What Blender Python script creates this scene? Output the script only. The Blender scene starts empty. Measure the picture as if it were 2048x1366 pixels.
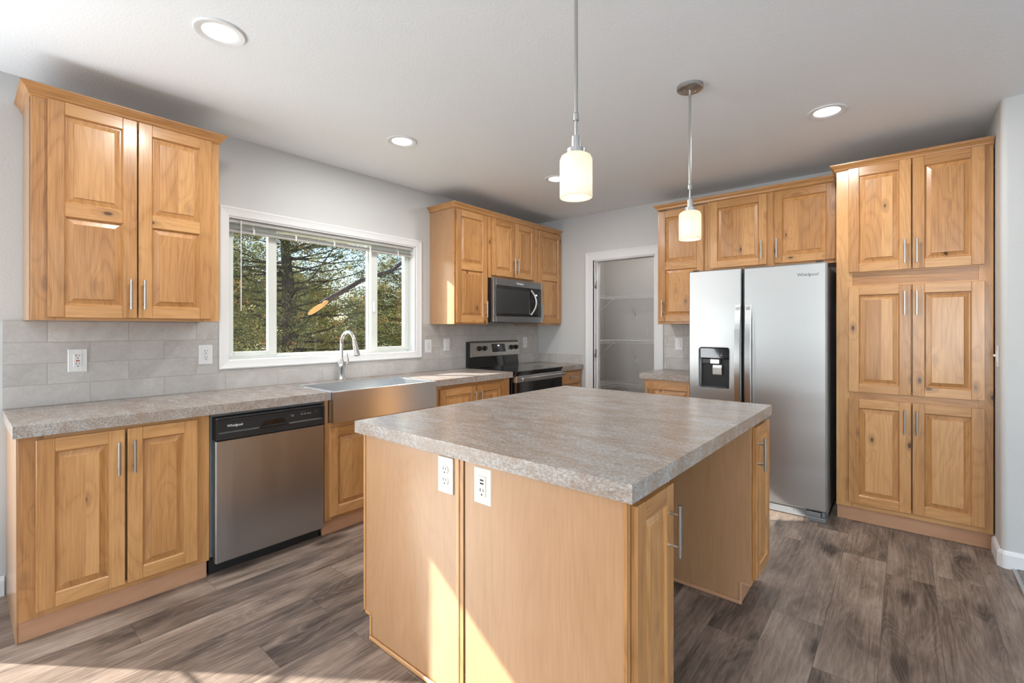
import bpy, bmesh, math, random
from mathutils import Vector, Matrix
random.seed(7)
S = bpy.context.scene
COL = S.collection
# ------------------------------------------------------------------ camera
cam_d = bpy.data.cameras.new('camera'); cam = bpy.data.objects.new('camera', cam_d); COL.objects.link(cam)
cam_d.sensor_width = 36.0; cam_d.lens = 36.0 * 934.386 / 2048; cam_d.shift_y = -25.8 / 2048
cam_d.clip_start = 0.02; cam_d.clip_end = 400
cam.location = (3.3992, -4.5223, 1.312); cam.rotation_euler = (math.pi / 2, 0, 0.6996)
S.camera = cam
# ------------------------------------------------------------------ exposure, sky, sun, added fill, patio door daylight
S.view_settings.view_transform = 'Standard'; S.view_settings.look = 'None'
S.view_settings.gamma = 1.0; S.view_settings.use_curve_mapping = False
S.view_settings.exposure = 0.34
W = bpy.data.worlds.new('sky'); S.world = W; W.use_nodes = True
wn = W.node_tree.nodes; wl = W.node_tree.links
SKY = wn.new('ShaderNodeTexSky'); SKY.sky_type = 'NISHITA'; SKY.sun_disc = False
SKY.sun_elevation = math.radians(28); SKY.sun_rotation = math.radians(235); SKY.air_density = 1.0; SKY.dust_density = 0.6
wn['Background'].inputs['Strength'].default_value = 0.26
wl.new(SKY.outputs[0], wn['Background'].inputs['Color'])


def lamp(name, kind, loc, energy, color=(1, 1, 1), direction=None, **kw):
    d = bpy.data.lights.new(name, kind); o = bpy.data.objects.new(name, d); COL.objects.link(o)
    d.energy = energy; d.color = color; o.location = loc
    for k, v in kw.items(): setattr(d, k, v)
    if direction is not None: o.rotation_euler = Vector(direction).to_track_quat('-Z', 'Y').to_euler()
    return o


lamp('sun', 'SUN', (-6, -6, 8), 14.0, (1.0, 0.95, 0.89), (1, 0.742, -0.667), angle=math.radians(0.5))
# fill lamps added to light the room, at unseen made-up rear and side windows
lamp('rear_fill_light', 'AREA', (4.9, -9.7, 1.25), 130, (0.88, 0.94, 1.0), (-.1, 1, 0.8), shape='RECTANGLE', size=3.4, size_y=1.9, spread=math.radians(130))
lamp('side_fill_light', 'AREA', (8.8, -5.2, 1.25), 265, (0.80, 0.90, 1.0), (-1, 0.1, 2.1), shape='RECTANGLE', size=4.6, size_y=1.9, spread=math.radians(110))
lamp('patio_door_daylight', 'AREA', (0.03, -5.86, 1.0), 74, (0.90, 0.95, 1.0), (1, 0.5, 0.95), shape='RECTANGLE', size=1.8, size_y=1.8)

# ================================================================== mesh builder
class MB:
    def __init__(s):
        s.v = []; s.f = []; s.m = []; s.sm = []; s.uv = []; s.bd = []

    def poly(s, idx, mat=0, smooth=False, uv=None, bd=0.5):
        s.f.append(idx); s.m.append(mat); s.sm.append(smooth); s.uv.append(uv); s.bd.append(bd)

    def face(s, pts, T, g='z', mat=0, bd=0.5, smooth=False):
        b = len(s.v); s.v += [T(*p) for p in pts]
        s.poly(list(range(b, b + len(pts))), mat, smooth, [guv(p, g) for p in pts], bd)

    def box(s, u0, u1, n0, n1, z0, z1, T=None, g='z', mat=0, bd=None, c=0.0):
        """box in (u, n, z); c chamfers all edges of the box a little"""
        T = T or I
        if bd is None: bd = random.random()
        c = min(c, (u1 - u0) * .45, (n1 - n0) * .45, (z1 - z0) * .45)
        if c <= 0:
            P = [(u, n, z) for z in (z0, z1) for n in (n0, n1) for u in (u0, u1)]
            Q = [(0, 2, 3, 1), (4, 5, 7, 6), (0, 1, 5, 4), (2, 6, 7, 3), (0, 4, 6, 2), (1, 3, 7, 5)]
        else:
            lo = (u0, n0, z0); hi = (u1, n1, z1); P = []; ix = {}
            for k in range(8):
                sg = [(k >> a) & 1 for a in range(3)]
                for ax in range(3):
                    p = []
                    for a in range(3):
                        e = hi[a] if sg[a] else lo[a]
                        if a != ax: e += -c if sg[a] else c
                        p.append(e)
                    ix[(k, ax)] = len(P); P.append(tuple(p))
            Q = []
            for ax in range(3):
                a, b = [(1, 2), (2, 0), (0, 1)][ax]
                for sd in (0, 1):
                    ks = [(sd << ax) | (i << a) | (j << b) for i, j in ((0, 0), (1, 0), (1, 1), (0, 1))]
                    q = [ix[(k, ax)] for k in ks]; Q.append(q if sd else q[::-1])
            for ax in range(3):
                a, b = [(1, 2), (2, 0), (0, 1)][ax]
                for i in (0, 1):
                    for j in (0, 1):
                        k0 = (i << a) | (j << b); k1 = k0 | (1 << ax)
                        Q.append([ix[(k0, a)], ix[(k1, a)], ix[(k1, b)], ix[(k0, b)]])
            for k in range(8): Q.append([ix[(k, 0)], ix[(k, 1)], ix[(k, 2)]])
        b0 = len(s.v); s.v += [T(*p) for p in P]
        for q in Q: s.poly([b0 + i for i in q], mat, False, [guv(P[i], g) for i in q], bd)

    def prism(s, outline, z0, z1, mat=0, T=None, g='z', bd=0.5):
        T = T or I; n = len(outline)
        lo = [(x, y, z0) for x, y in outline]; hi = [(x, y, z1) for x, y in outline]
        s.face(lo[::-1], T, g, mat, bd); s.face(hi, T, g, mat, bd)
        for i in range(n):
            j = (i + 1) % n; s.face([lo[i], lo[j], hi[j], hi[i]], T, g, mat, bd)

    def sweep(s, path, prof, T=None, g='u', mat=0, bd=0.5, closed_prof=True):
        """profile points (out, up) carried along a horizontal path of (x, y, outdir x, outdir y) stations"""
        T = T or I; rings = []
        for (x, y, ox, oy) in path: rings.append([(x + ox * o, y + oy * o, z) for o, z in prof])
        k = len(prof)
        for r in range(len(rings) - 1):
            for i in range(k if closed_prof else k - 1):
                j = (i + 1) % k; s.face([rings[r][i], rings[r + 1][i], rings[r + 1][j], rings[r][j]], T, g, mat, bd)
        s.face(rings[0], T, g, mat, bd); s.face(rings[-1][::-1], T, g, mat, bd)

    def tube(s, pts, r, seg=12, mat=0, cap=True, bd=0.5, smooth=True):
        pts = [Vector(p) for p in pts]; n = len(pts)
        rs = r if isinstance(r, (list, tuple)) else [r] * n
        d0 = (pts[1] - pts[0]).normalized(); up = Vector((0, 0, 1)) if abs(d0.z) < .9 else Vector((1, 0, 0))
        a = d0.cross(up).normalized(); base = len(s.v)
        for i in range(n):
            d = (pts[min(i + 1, n - 1)] - pts[max(i - 1, 0)]).normalized()
            a = (a - d * a.dot(d)).normalized(); b = d.cross(a)
            for k in range(seg):
                t = 2 * math.pi * k / seg
                s.v.append(tuple(pts[i] + (a * math.cos(t) + b * math.sin(t)) * rs[i]))
        L = 0
        for i in range(n - 1):
            L2 = L + (pts[i + 1] - pts[i]).length
            for k in range(seg):
                k2 = (k + 1) % seg; w = 6.28 * max(rs[i], .004) / seg
                s.poly([base + i * seg + k, base + i * seg + k2, base + (i + 1) * seg + k2, base + (i + 1) * seg + k], mat, smooth,
                       [(k * w, L), ((k + 1) * w, L), ((k + 1) * w, L2), (k * w, L2)], bd)
            L = L2
        if cap:
            s.poly([base + k for k in range(seg)][::-1], mat, False, None, bd)
            s.poly([base + (n - 1) * seg + k for k in range(seg)], mat, False, None, bd)

    def lathe(s, cx, cy, prof, seg=32, mat=0, smooth=True, T=None):
        """profile of (r, z) turned about the vertical through cx, cy"""
        T = T or I; base = len(s.v); n = len(prof)
        for r, z in prof:
            for k in range(seg):
                t = 2 * math.pi * k / seg; s.v.append(T(cx + r * math.cos(t), cy + r * math.sin(t), z))
        for i in range(n - 1):
            for k in range(seg):
                k2 = (k + 1) % seg
                s.poly([base + i * seg + k, base + i * seg + k2, base + (i + 1) * seg + k2, base + (i + 1) * seg + k], mat, smooth)
        if prof[0][0] > 1e-4: s.poly([base + k for k in range(seg)][::-1], mat)
        if prof[-1][0] > 1e-4: s.poly([base + (n - 1) * seg + k for k in range(seg)], mat)

    def build(s, name, mats, parent=None, org=(0, 0, 0), fix=True):
        """link everything collected here as one mesh object; vertices are in world space, org is the origin of the object"""
        if not isinstance(mats, (list, tuple)): mats = [mats]
        me = bpy.data.meshes.new(name)
        o = Vector(parent['_org']) if parent is not None and '_org' in parent.keys() else Vector(org)
        me.from_pydata([tuple(Vector(p) - o) for p in s.v], [], s.f)
        for m in mats: me.materials.append(m)
        me.polygons.foreach_set('material_index', s.m); me.polygons.foreach_set('use_smooth', s.sm)
        uvl = me.uv_layers.new(name='grain'); k = 0; flat = []
        for f, uv in zip(s.f, s.uv):
            for i in range(len(f)):
                flat += list(uv[i]) if uv else [s.v[f[i]][0] + s.v[f[i]][1], s.v[f[i]][2]]
        uvl.data.foreach_set('uv', flat)
        at = me.attributes.new('board', 'FLOAT', 'FACE'); at.data.foreach_set('value', s.bd)
        me.update()
        if fix:
            bm = bmesh.new(); bm.from_mesh(me); bmesh.ops.remove_doubles(bm, verts=bm.verts, dist=1e-6)
            bmesh.ops.recalc_face_normals(bm, faces=bm.faces)
            for e in bm.edges:
                if len(e.link_faces) == 2 and e.calc_face_angle(0) > .6: e.smooth = False
            bm.to_mesh(me); bm.free()
        ob = bpy.data.objects.new(name, me); COL.objects.link(ob)
        if parent is not None: ob.parent = parent; ob['_org'] = list(o)
        else: ob.location = o; ob['_org'] = list(o)
        return ob


def I(u, n, z): return (u, n, z)
def guv(p, g):
    u, n, z = p
    return (u + n, z) if g == 'z' else ((z + n, u) if g == 'u' else (u + z, n))
def TW(n0=0.0):  # against a wall whose front faces +x : u runs along y, n along x
    return lambda u, n, z: (n0 + n, u, z)
def TB(n0=0.0):  # against a wall whose front faces -y : u runs along x
    return lambda u, n, z: (u, n0 - n, z)
def TL(n0=0.0):  # front faces -x
    return lambda u, n, z: (n0 - n, u, z)


def thing(name, label, cat, org, group=None):
    o = bpy.data.objects.new(name, None); COL.objects.link(o); o.location = org; o.empty_display_size = .05
    o['_org'] = list(org); o['label'] = label; o['category'] = cat
    if group: o['group'] = group
    return o
def tag(o, label, cat, group=None):
    o['label'] = label; o['category'] = cat
    if group: o['group'] = group
    return o
def struct(o): o['kind'] = 'structure'; return o

# ================================================================== materials
class NT:
    def __init__(s, name):
        s.m = bpy.data.materials.new(name); s.m.use_nodes = True; s.t = s.m.node_tree
        s.b = s.t.nodes['Principled BSDF']; s.out = s.t.nodes['Material Output']
    def n(s, typ, ins=None, **kw):
        nd = s.t.nodes.new('ShaderNode' + typ)
        for k, v in kw.items(): setattr(nd, k, v)
        for k, v in (ins or {}).items(): s.set(nd.inputs[k], v)
        return nd
    def set(s, sock, v):
        if isinstance(v, bpy.types.NodeSocket): s.t.links.new(v, sock)
        elif isinstance(v, bpy.types.Node): s.t.links.new(v.outputs[0], sock)
        else:
            if hasattr(sock, 'default_value') and isinstance(v, (tuple, list)) and len(v) == 3 and len(sock.default_value) == 4: v = tuple(v) + (1,)
            sock.default_value = v
    def P(s, **kw):
        for k, v in kw.items(): s.set(s.b.inputs[k.replace('_', ' ')], v)
    def math(s, op, a, b=0.0, c=None, clamp=False):
        nd = s.n('Math', operation=op, use_clamp=clamp); s.set(nd.inputs[0], a); s.set(nd.inputs[1], b)
        if c is not None: s.set(nd.inputs[2], c)
        return nd.outputs[0]
    def mix(s, f, a, b, mode='MIX'):
        nd = s.n('Mix', data_type='RGBA', blend_type=mode); s.set(nd.inputs[0], f); s.set(nd.inputs[6], a); s.set(nd.inputs[7], b); return nd.outputs[2]
    def ramp(s, f, stops, interp='LINEAR'):
        nd = s.n('ValToRGB'); r = nd.color_ramp; r.interpolation = interp
        while len(r.elements) < len(stops): r.elements.new(0.5)
        for e, (p, c) in zip(r.elements, stops): e.position = p; e.color = tuple(c) + (1,) if len(c) == 3 else c
        s.set(nd.inputs[0], f); return nd.outputs[0]
    def noise(s, vec, scale, detail=2.0, rough=0.5, dist=0.0):
        return s.n('TexNoise', {'Vector': vec, 'Scale': scale, 'Detail': detail, 'Roughness': rough, 'Distortion': dist}).outputs[0]
    def obj(s): return s.n('TexCoord').outputs['Object']
    def scale(s, vec, sc):
        return s.n('Mapping', {'Vector': vec, 'Scale': sc}).outputs[0]
    def bump(s, h, strength=.2, dist=.002):
        s.set(s.b.inputs['Normal'], s.n('Bump', {'Height': h, 'Strength': strength, 'Distance': dist}))


def plain(name, col, rough=.5, metal=0.0, **kw):
    t = NT(name); t.P(Base_Color=col, Roughness=rough, Metallic=metal)
    for k, v in kw.items(): t.set(t.b.inputs[k.replace('_', ' ')], v)
    return t.m


def wood(name, light, mid, dark, rough=.3, contrast=1.0, knots=True, tonevar=.16, fine=1.0):
    t = NT(name)
    uv = t.n('UVMap', uv_map='grain').outputs[0]
    xyz = t.n('SeparateXYZ', {0: uv}); bd = t.n('Attribute', attribute_name='board').outputs['Fac']
    off = t.math('MULTIPLY', bd, 53.0)
    def co(a, b):
        return t.n('CombineXYZ', {0: t.math('MULTIPLY', xyz.outputs[0], a), 1: t.math('MULTIPLY', xyz.outputs[1], b), 2: off}).outputs[0]
    warp = t.noise(co(3.2, .9), 1.0, 2)
    if knots:
        vo = t.n('TexVoronoi', {'Vector': co(7.5, 3.6), 'Scale': 1.0}, voronoi_dimensions='3D')
        kd = vo.outputs['Distance']
        swirl = t.math('MULTIPLY', t.math('SUBTRACT', .34, kd, clamp=True), 5.0)
    else:
        kd = None; swirl = 0.0
    field = t.math('ADD', t.math('MULTIPLY', t.noise(co(4.6, .75), 1.0, 1.2, .45, .25), 16.0), t.math('MULTIPLY', warp, 3.0))
    field = t.math('ADD', field, swirl)
    ring = t.math('MULTIPLY', t.math('PINGPONG', field, .5), 2.0); ring = t.math('POWER', ring, 3.0)
    pore = t.noise(co(260, 6), 1.0, 4, .65)
    streak = t.noise(co(95, 1.6), 1.0, 4, .65)
    blotch = t.noise(co(6.5, 1.9), 1.0, 3, .6)
    v = t.math('ADD', t.math('MULTIPLY', ring, .13 * contrast), t.math('MULTIPLY', streak, .36 * contrast))
    v = t.math('ADD', v, t.math('MULTIPLY', blotch, .34))
    v = t.math('ADD', v, t.math('MULTIPLY', t.math('SUBTRACT', pore, .5), .7 * fine))
    v = t.math('ADD', v, t.math('MULTIPLY', t.math('SUBTRACT', bd, .5), tonevar * 2))
    v = t.math('ADD', v, .17 * (1 - contrast))
    col = t.ramp(v, [(.12, light), (.42, mid), (.84, dark)])
    if knots:
        core = t.ramp(kd, [(0.0, (1, 1, 1)), (.05, (.95, .95, .95)), (.075, (.35, .35, .35)), (.20, (0, 0, 0))])
        col = t.mix(core, col, (.085, .035, .014))
    t.P(Base_Color=col, Roughness=t.math('ADD', rough, t.math('MULTIPLY', t.math('SUBTRACT', blotch, .5), .1)))
    t.set(t.b.inputs['Coat Weight'], .25); t.set(t.b.inputs['Coat Roughness'], .16)
    t.bump(t.math('ADD', t.math('MULTIPLY', pore, .5), t.math('MULTIPLY', ring, .25)), .12, .0006)
    return t.m


ALDER = wood('alder', (.62, .338, .136), (.465, .226, .077), (.22, .085, .027))
VENEER = wood('alder_veneer', (.49, .285, .152), (.41, .228, .113), (.29, .146, .065), .30, .55, False, .05, .8)
TOEWOOD = wood('toe_kick_wood', (.60, .335, .195), (.51, .275, .155), (.40, .20, .105), .4, .5, False, .05, .6)


def laminate():
    t = NT('laminate'); o = t.obj()
    a = t.noise(t.scale(o, (.75, 1.3, 1.3)), 120, 6, .72, .4)
    b = t.noise(t.scale(o, (.5, 1.3, 1.3)), 10, 8, .72, .5); c = t.noise(o, 300, 3, .6)
    v = t.math('ADD', t.math('MULTIPLY', a, .80), t.math('MULTIPLY', c, .20))
    col = t.ramp(v, [(.32, (.13, .12, .12)), (.43, (.27, .25, .235)), (.50, (.395, .37, .345)), (.58, (.515, .495, .47)), (.68, (.64, .63, .61))])
    col = t.mix(t.ramp(b, [(.37, (0, 0, 0)), (.62, (.8, .8, .8))]), col, t.mix(.80, col, (.26, .165, .11), 'MIX'))
    d = t.noise(t.scale(o, (.32, 1.6, 1.6)), 46, 5, .7)
    col = t.mix(t.ramp(d, [(.55, (0, 0, 0)), (.70, (.6, .6, .6))]), col, (.15, .115, .10))
    t.P(Base_Color=col, Roughness=.27); t.bump(c, .04, .0004); return t.m
LAM = laminate()


def tile():
    t = NT('stone_tile'); o = t.n('NewGeometry').outputs['Position']; x = t.n('SeparateXYZ', {0: o})
    w, h = .3315, .1095
    along = t.math('ADD', x.outputs[0], x.outputs[1])
    rf = t.math('DIVIDE', t.math('SUBTRACT', 1.3515, x.outputs[2]), h); row = t.math('FLOOR', rf)
    uf = t.math('ADD', t.math('DIVIDE', t.math('ADD', along, 4.2131 + w * 10), w), t.math('MULTIPLY', t.math('MODULO', row, 2.0), .5))
    cell = t.math('FLOOR', uf)
    du = t.math('MULTIPLY', t.math('PINGPONG', uf, .5), w); dv = t.math('MULTIPLY', t.math('PINGPONG', rf, .5), h)
    d = t.math('MINIMUM', du, dv)
    grout = t.math('LESS_THAN', d, .0016)
    cid = t.n('CombineXYZ', {0: cell, 1: row, 2: 0.0}).outputs[0]
    rnd = t.n('TexWhiteNoise', {'Vector': cid}, noise_dimensions='2D').outputs[0]
    p = t.n('VectorMath', {0: o, 1: t.n('VectorMath', {0: cid, 1: (3.1, 7.7, 1.3)}, operation='MULTIPLY').outputs[0]}, operation='ADD').outputs[0]
    n1 = t.noise(p, 7, 6, .62, .8); n2 = t.noise(p, 55, 4, .6)
    vein = t.math('ABSOLUTE', t.math('SUBTRACT', t.noise(t.scale(p, (1, 1, 1.6)), 4.2, 3, .5, 1.6), .5))
    vv = t.math('ADD', t.math('MULTIPLY', n1, .75), t.math('MULTIPLY', n2, .3)); vv = t.math('ADD', vv, t.math('MULTIPLY', t.math('SUBTRACT', rnd, .5), .14))
    col = t.ramp(vv, [(.28, (.40, .375, .355)), (.55, (.50, .475, .455)), (.8, (.59, .57, .55))])
    col = t.mix(t.ramp(vein, [(0.0, (.26, .26, .26)), (.016, (0, 0, 0))]), col, (.36, .31, .28))
    col = t.mix(grout, col, (.37, .34, .30))
    t.P(Base_Color=col, Roughness=.42)
    t.bump(t.ramp(d, [(.0, (0, 0, 0)), (.003, (1, 1, 1))]), .35, .0015); return t.m
TILE = tile()


def floor_mat():
    t = NT('vinyl_plank'); o = t.n('NewGeometry').outputs['Position']; x = t.n('SeparateXYZ', {0: o})
    w, L = .1965, 1.22
    rf = t.math('DIVIDE', t.math('ADD', x.outputs[0], .1965 * 30 - 3.3193), w); row = t.math('FLOOR', rf)
    r1 = t.n('TexWhiteNoise', {'W': t.math('ADD', row, 4.0)}, noise_dimensions='1D').outputs[0]
    lf = t.math('ADD', t.math('DIVIDE', x.outputs[1], L), t.math('ADD', t.math('MULTIPLY', r1, 7.3), 20.0)); cell = t.math('FLOOR', lf)
    cid = t.n('CombineXYZ', {0: row, 1: cell, 2: 0.0}).outputs[0]
    wn_ = t.n('TexWhiteNoise', {'Vector': cid}, noise_dimensions='2D'); rnd = wn_.outputs[0]
    off = t.math('MULTIPLY', rnd, 61.0)
    def co(a, b):
        return t.n('CombineXYZ', {0: t.math('MULTIPLY', x.outputs[0], a), 1: t.math('MULTIPLY', x.outputs[1], b), 2: off}).outputs[0]
    fld = t.math('ADD', t.math('MULTIPLY', t.noise(co(6.5, 1.05), 1.0, 1.6, .5, .7), 21.0), t.math('MULTIPLY', t.noise(co(16, 5), 1.0, 2), 1.2))
    ring = t.math('MULTIPLY', t.math('PINGPONG', fld, .5), 2.0)
    rl = t.ramp(ring, [(0.0, (0, 0, 0)), (.35, (.75, .75, .75)), (1.0, (1, 1, 1))])
    vo = t.n('TexVoronoi', {'Vector': co(4.6, 1.7), 'Scale': 1.0}).outputs['Distance']
    kn = t.ramp(vo, [(0.0, (1, 1, 1)), (.10, (.55, .55, .55)), (.24, (0, 0, 0))])
    bl = t.noise(co(7, 2.0), 1.0, 4, .6, .6); pore = t.noise(co(300, 11), 1.0, 3, .65); st = t.noise(co(75, 2.4), 1.0, 4, .7)
    v = t.math('ADD', t.math('MULTIPLY', bl, .62), t.math('MULTIPLY', st, .38))
    v = t.math('ADD', v, t.math('MULTIPLY', t.math('SUBTRACT', rnd, .5), .12))
    v = t.math('SUBTRACT', v, t.math('MULTIPLY', kn, .32))
    col = t.ramp(v, [(.33, (.045, .032, .027)), (.43, (.125, .091, .072)), (.54, (.235, .172, .135)), (.70, (.41, .325, .265))])
    col = t.mix(t.math('MULTIPLY', t.math('SUBTRACT', 1.0, rl), .17), col, (.46, .39, .33))
    col = t.mix(t.math('MULTIPLY', t.math('GREATER_THAN', pore, .58), .30), col, (.045, .034, .030))
    gap = t.math('MINIMUM', t.math('MULTIPLY', t.math('PINGPONG', rf, .5), w), t.math('MULTIPLY', t.math('PINGPONG', lf, .5), L))
    col = t.mix(t.math('MULTIPLY', t.math('LESS_THAN', gap, .0010), .6), col, (.035, .028, .024))
    t.P(Base_Color=col, Roughness=t.math('ADD', .36, t.math('MULTIPLY', pore, .16)))
    t.bump(t.math('ADD', t.math('MULTIPLY', pore, .4), t.math('MULTIPLY', t.ramp(gap, [(0, (0, 0, 0)), (.003, (1, 1, 1))]), .8)), .22, .0012); return t.m
FLOOR = floor_mat()


def paint(name, col, sc=70, st=.35):
    t = NT(name); o = t.n('NewGeometry').outputs['Position']
    h = t.noise(o, sc, 3, .55); t.P(Base_Color=col, Roughness=.6); t.bump(h, st, .003); return t.m
WALL = paint('grey_wall_paint', (.57, .57, .563)); CEIL = paint('ceiling_paint', (.84, .87, .895), 95, .4)
PANTRYP = paint('pantry_paint', (.60, .575, .55)); WHITE = paint('white_trim_paint', (.75, .75, .755), 20, .02)


def steel(name, col=(.60, .60, .60), rough=.27, brush=(3, 260, 260), wob=(.3, .3, 4.0), wst=.25, metal=1.0):
    t = NT(name); o = t.obj()
    br = t.noise(t.scale(o, brush), 1.0, 3, .6); wb = t.noise(t.scale(o, wob), 1.0, 1.5, .4)
    t.P(Base_Color=t.mix(t.math('MULTIPLY', br, .14), col, tuple(c * .72 for c in col)), Metallic=metal, Roughness=rough)
    t.set(t.b.inputs['Normal'], t.n('Bump', {'Height': wb, 'Strength': wst, 'Distance': .02}).outputs[0]); return t.m
STEEL = steel('brushed_steel_fridge', (.54, .55, .555), .34); STEELD = steel('brushed_steel_door', (.50, .535, .575), .30, (260, 260, 4), (1, 9, .6), .30)
STEELS = steel('sink_steel', (.62, .63, .64), .28, (200, 5, 200), (2, 5, 1), .02); STEELM = steel('dark_steel_microwave', (.35, .365, .385), .33, (200, 4, 200), (1, 1, 1), .05)
NICKEL = plain('brushed_nickel', (.48, .475, .465), .30, 1.0); HANDLEM = plain('satin_steel_handle', (.74, .74, .74), .20, 1.0); CHROME = plain('polished_chrome', (.72, .72, .72), .12, 1.0)
KEYM = plain('key_mark_paint', (.22, .22, .22), .4)
GREYMET = plain('grey_painted_metal', (.20, .205, .21), .4, .3)
BLACK = plain('black_plastic', (.014, .014, .015), .5); BLKGLOSS = plain('black_glass', (.006, .006, .007), .06, Coat_Weight=.6)
DARKGLASS = plain('microwave_window_glass', (.035, .035, .036), .08)
DARKGREY = plain('dark_grey_plastic', (.045, .045, .048), .35)
PLASTW = plain('white_plastic', (.74, .74, .74), .3); PLASTC = plain('ivory_plastic', (.72, .68, .60), .3); SLOT = plain('slot_black', (.01, .01, .01), .6)
RED = plain('red_button', (.45, .02, .02), .4); VINYL = plain('vinyl_frame', (.68, .71, .67), .35); WIRE = plain('white_coated_wire', (.80, .79, .77), .35)
SILVER = plain('silver_plastic', (.70, .70, .70), .25, .6); BLINDM = plain('blind_slats', (.42, .42, .40), .45); LOGOD = plain('logo_dark', (.03, .03, .035), .4)  # white blind given a greyer colour that stands for its backlit shade
LOGOW = plain('logo_white', (.85, .85, .85), .4); LCD = plain('display_digits', (.3, .3, .3), .3, Emission_Color=(.75, .72, 1, 1), Emission_Strength=.9)
CLEAR = plain('clear_acrylic', (.75, .78, .82), .15)


def carpet_mat():
    t = NT('grey_carpet'); o = t.n('NewGeometry').outputs['Position']; h = t.noise(o, 260, 3, .7)
    t.P(Base_Color=t.ramp(h, [(.35, (.16, .15, .15)), (.65, (.46, .44, .43))]), Roughness=.95); t.bump(h, 1.0, .01); return t.m
CARPET = carpet_mat()


def glass_pane():
    t = NT('window_glass'); fr = t.n('Fresnel', {'IOR': 1.5}).outputs[0]
    tr = t.n('BsdfTransparent', {'Color': (.93, .96, .94, 1)}); gl = t.n('BsdfGlossy', {'Color': (1, 1, 1, 1), 'Roughness': .0})
    mx = t.n('MixShader', {0: fr, 1: tr.outputs[0], 2: gl.outputs[0]}); t.t.links.new(mx.outputs[0], t.out.inputs[0]); return t.m
GLASS = glass_pane()


def frosted():
    t = NT('frosted_shade_glass')
    d = t.n('BsdfDiffuse', {'Color': (.86, .84, .80, 1)}); tl = t.n('BsdfTranslucent', {'Color': (.93, .88, .80, 1)})
    gl = t.n('BsdfGlossy', {'Roughness': .25, 'Color': (1, 1, 1, 1)})
    m1 = t.n('MixShader', {0: .62, 1: d.outputs[0], 2: tl.outputs[0]}); m2 = t.n('MixShader', {0: .06, 1: m1.outputs[0], 2: gl.outputs[0]})
    t.t.links.new(m2.outputs[0], t.out.inputs[0]); return t.m
FROST = frosted()


def glow(name, col, st):
    t = NT(name); t.P(Base_Color=col, Emission_Color=tuple(col) + (1,), Emission_Strength=st); return t.m
LEDG = glow('led_diffuser', (1, .97, .92), 5.0); BULB = glow('warm_bulb', (1.0, .88, .72), 3.6)


def foliage_mat():
    t = NT('juniper_foliage'); a = t.n('Attribute', attribute_name='board').outputs['Fac']
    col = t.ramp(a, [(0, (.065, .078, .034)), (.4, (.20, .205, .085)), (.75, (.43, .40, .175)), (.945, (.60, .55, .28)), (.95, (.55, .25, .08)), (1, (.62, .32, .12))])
    d = t.n('BsdfDiffuse', {'Color': col}); tl = t.n('BsdfTranslucent', {'Color': col}); m = t.n('MixShader', {0: .3, 1: d.outputs[0], 2: tl.outputs[0]})
    t.t.links.new(m.outputs[0], t.out.inputs[0]); return t.m
FOLI = foliage_mat()


def bark_mat():
    t = NT('juniper_bark'); uv = t.n('UVMap', uv_map='grain').outputs[0]; h = t.noise(t.scale(uv, (40, 4, 1)), 1.0, 5, .65, .4)
    t.P(Base_Color=t.ramp(h, [(.3, (.018, .013, .012)), (.55, (.075, .055, .048)), (.8, (.20, .16, .14))]), Roughness=.9); t.bump(h, 1.0, .02); return t.m
BARK = bark_mat(); CUTWOOD = plain('fresh_cut_wood', (.66, .33, .12), .7)


def ground_mat():
    t = NT('dry_grass_ground'); o = t.n('NewGeometry').outputs['Position']; a = t.noise(o, .9, 6, .65); b = t.noise(o, 14, 4, .7)
    t.P(Base_Color=t.ramp(t.math('ADD', t.math('MULTIPLY', a, .6), t.math('MULTIPLY', b, .45)), [(.3, (.10, .09, .045)), (.5, (.42, .35, .20)), (.7, (.66, .57, .38))]), Roughness=.95); return t.m
GROUND = ground_mat()

# ================================================================== room shell
ZC = 2.577
def slab(name, boxes, mat):
    m = MB()
    for b in boxes: m.box(*b)
    return struct(m.build(name, mat))
slab('floor', [(-.15, 9.0, -10.0, 1.45, -.12, 0)], FLOOR)
slab('ceiling', [(-.15, 9.0, -10.0, 1.45, ZC, ZC + .15)], CEIL)
WY0, WY1, WZ0, WZ1 = -3.383, -1.849, 1.10, 2.053       # kitchen window opening
DY0, DY1, DZ = -6.80, -4.92, 1.95                       # glazed patio door opening further along the same wall
slab('wall_left', [(-.15, 0, -10, DY0, 0, ZC), (-.15, 0, DY0, DY1, DZ, ZC), (-.15, 0, DY1, WY0, 0, ZC), (-.15, 0, WY0, WY1, 0, WZ0),
                   (-.15, 0, WY0, WY1, WZ1, ZC), (-.15, 0, WY1, 0, 0, ZC)], WALL)
PX0, PX1, PZ = .775, 1.475, 2.062                       # pantry doorway
slab('wall_back', [(-.15, PX0, 0, .11, 0, ZC), (PX0, PX1, 0, .11, PZ, ZC), (PX1, 3.80, 0, .11, 0, ZC)], WALL)
PBY = 1.305
slab('wall_pantry', [(.085, .195, .11, PBY, 0, ZC), (.085, 2.1, PBY, PBY + .1, 0, ZC), (2.0, 2.1, .11, PBY, 0, ZC)], PANTRYP)


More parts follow.
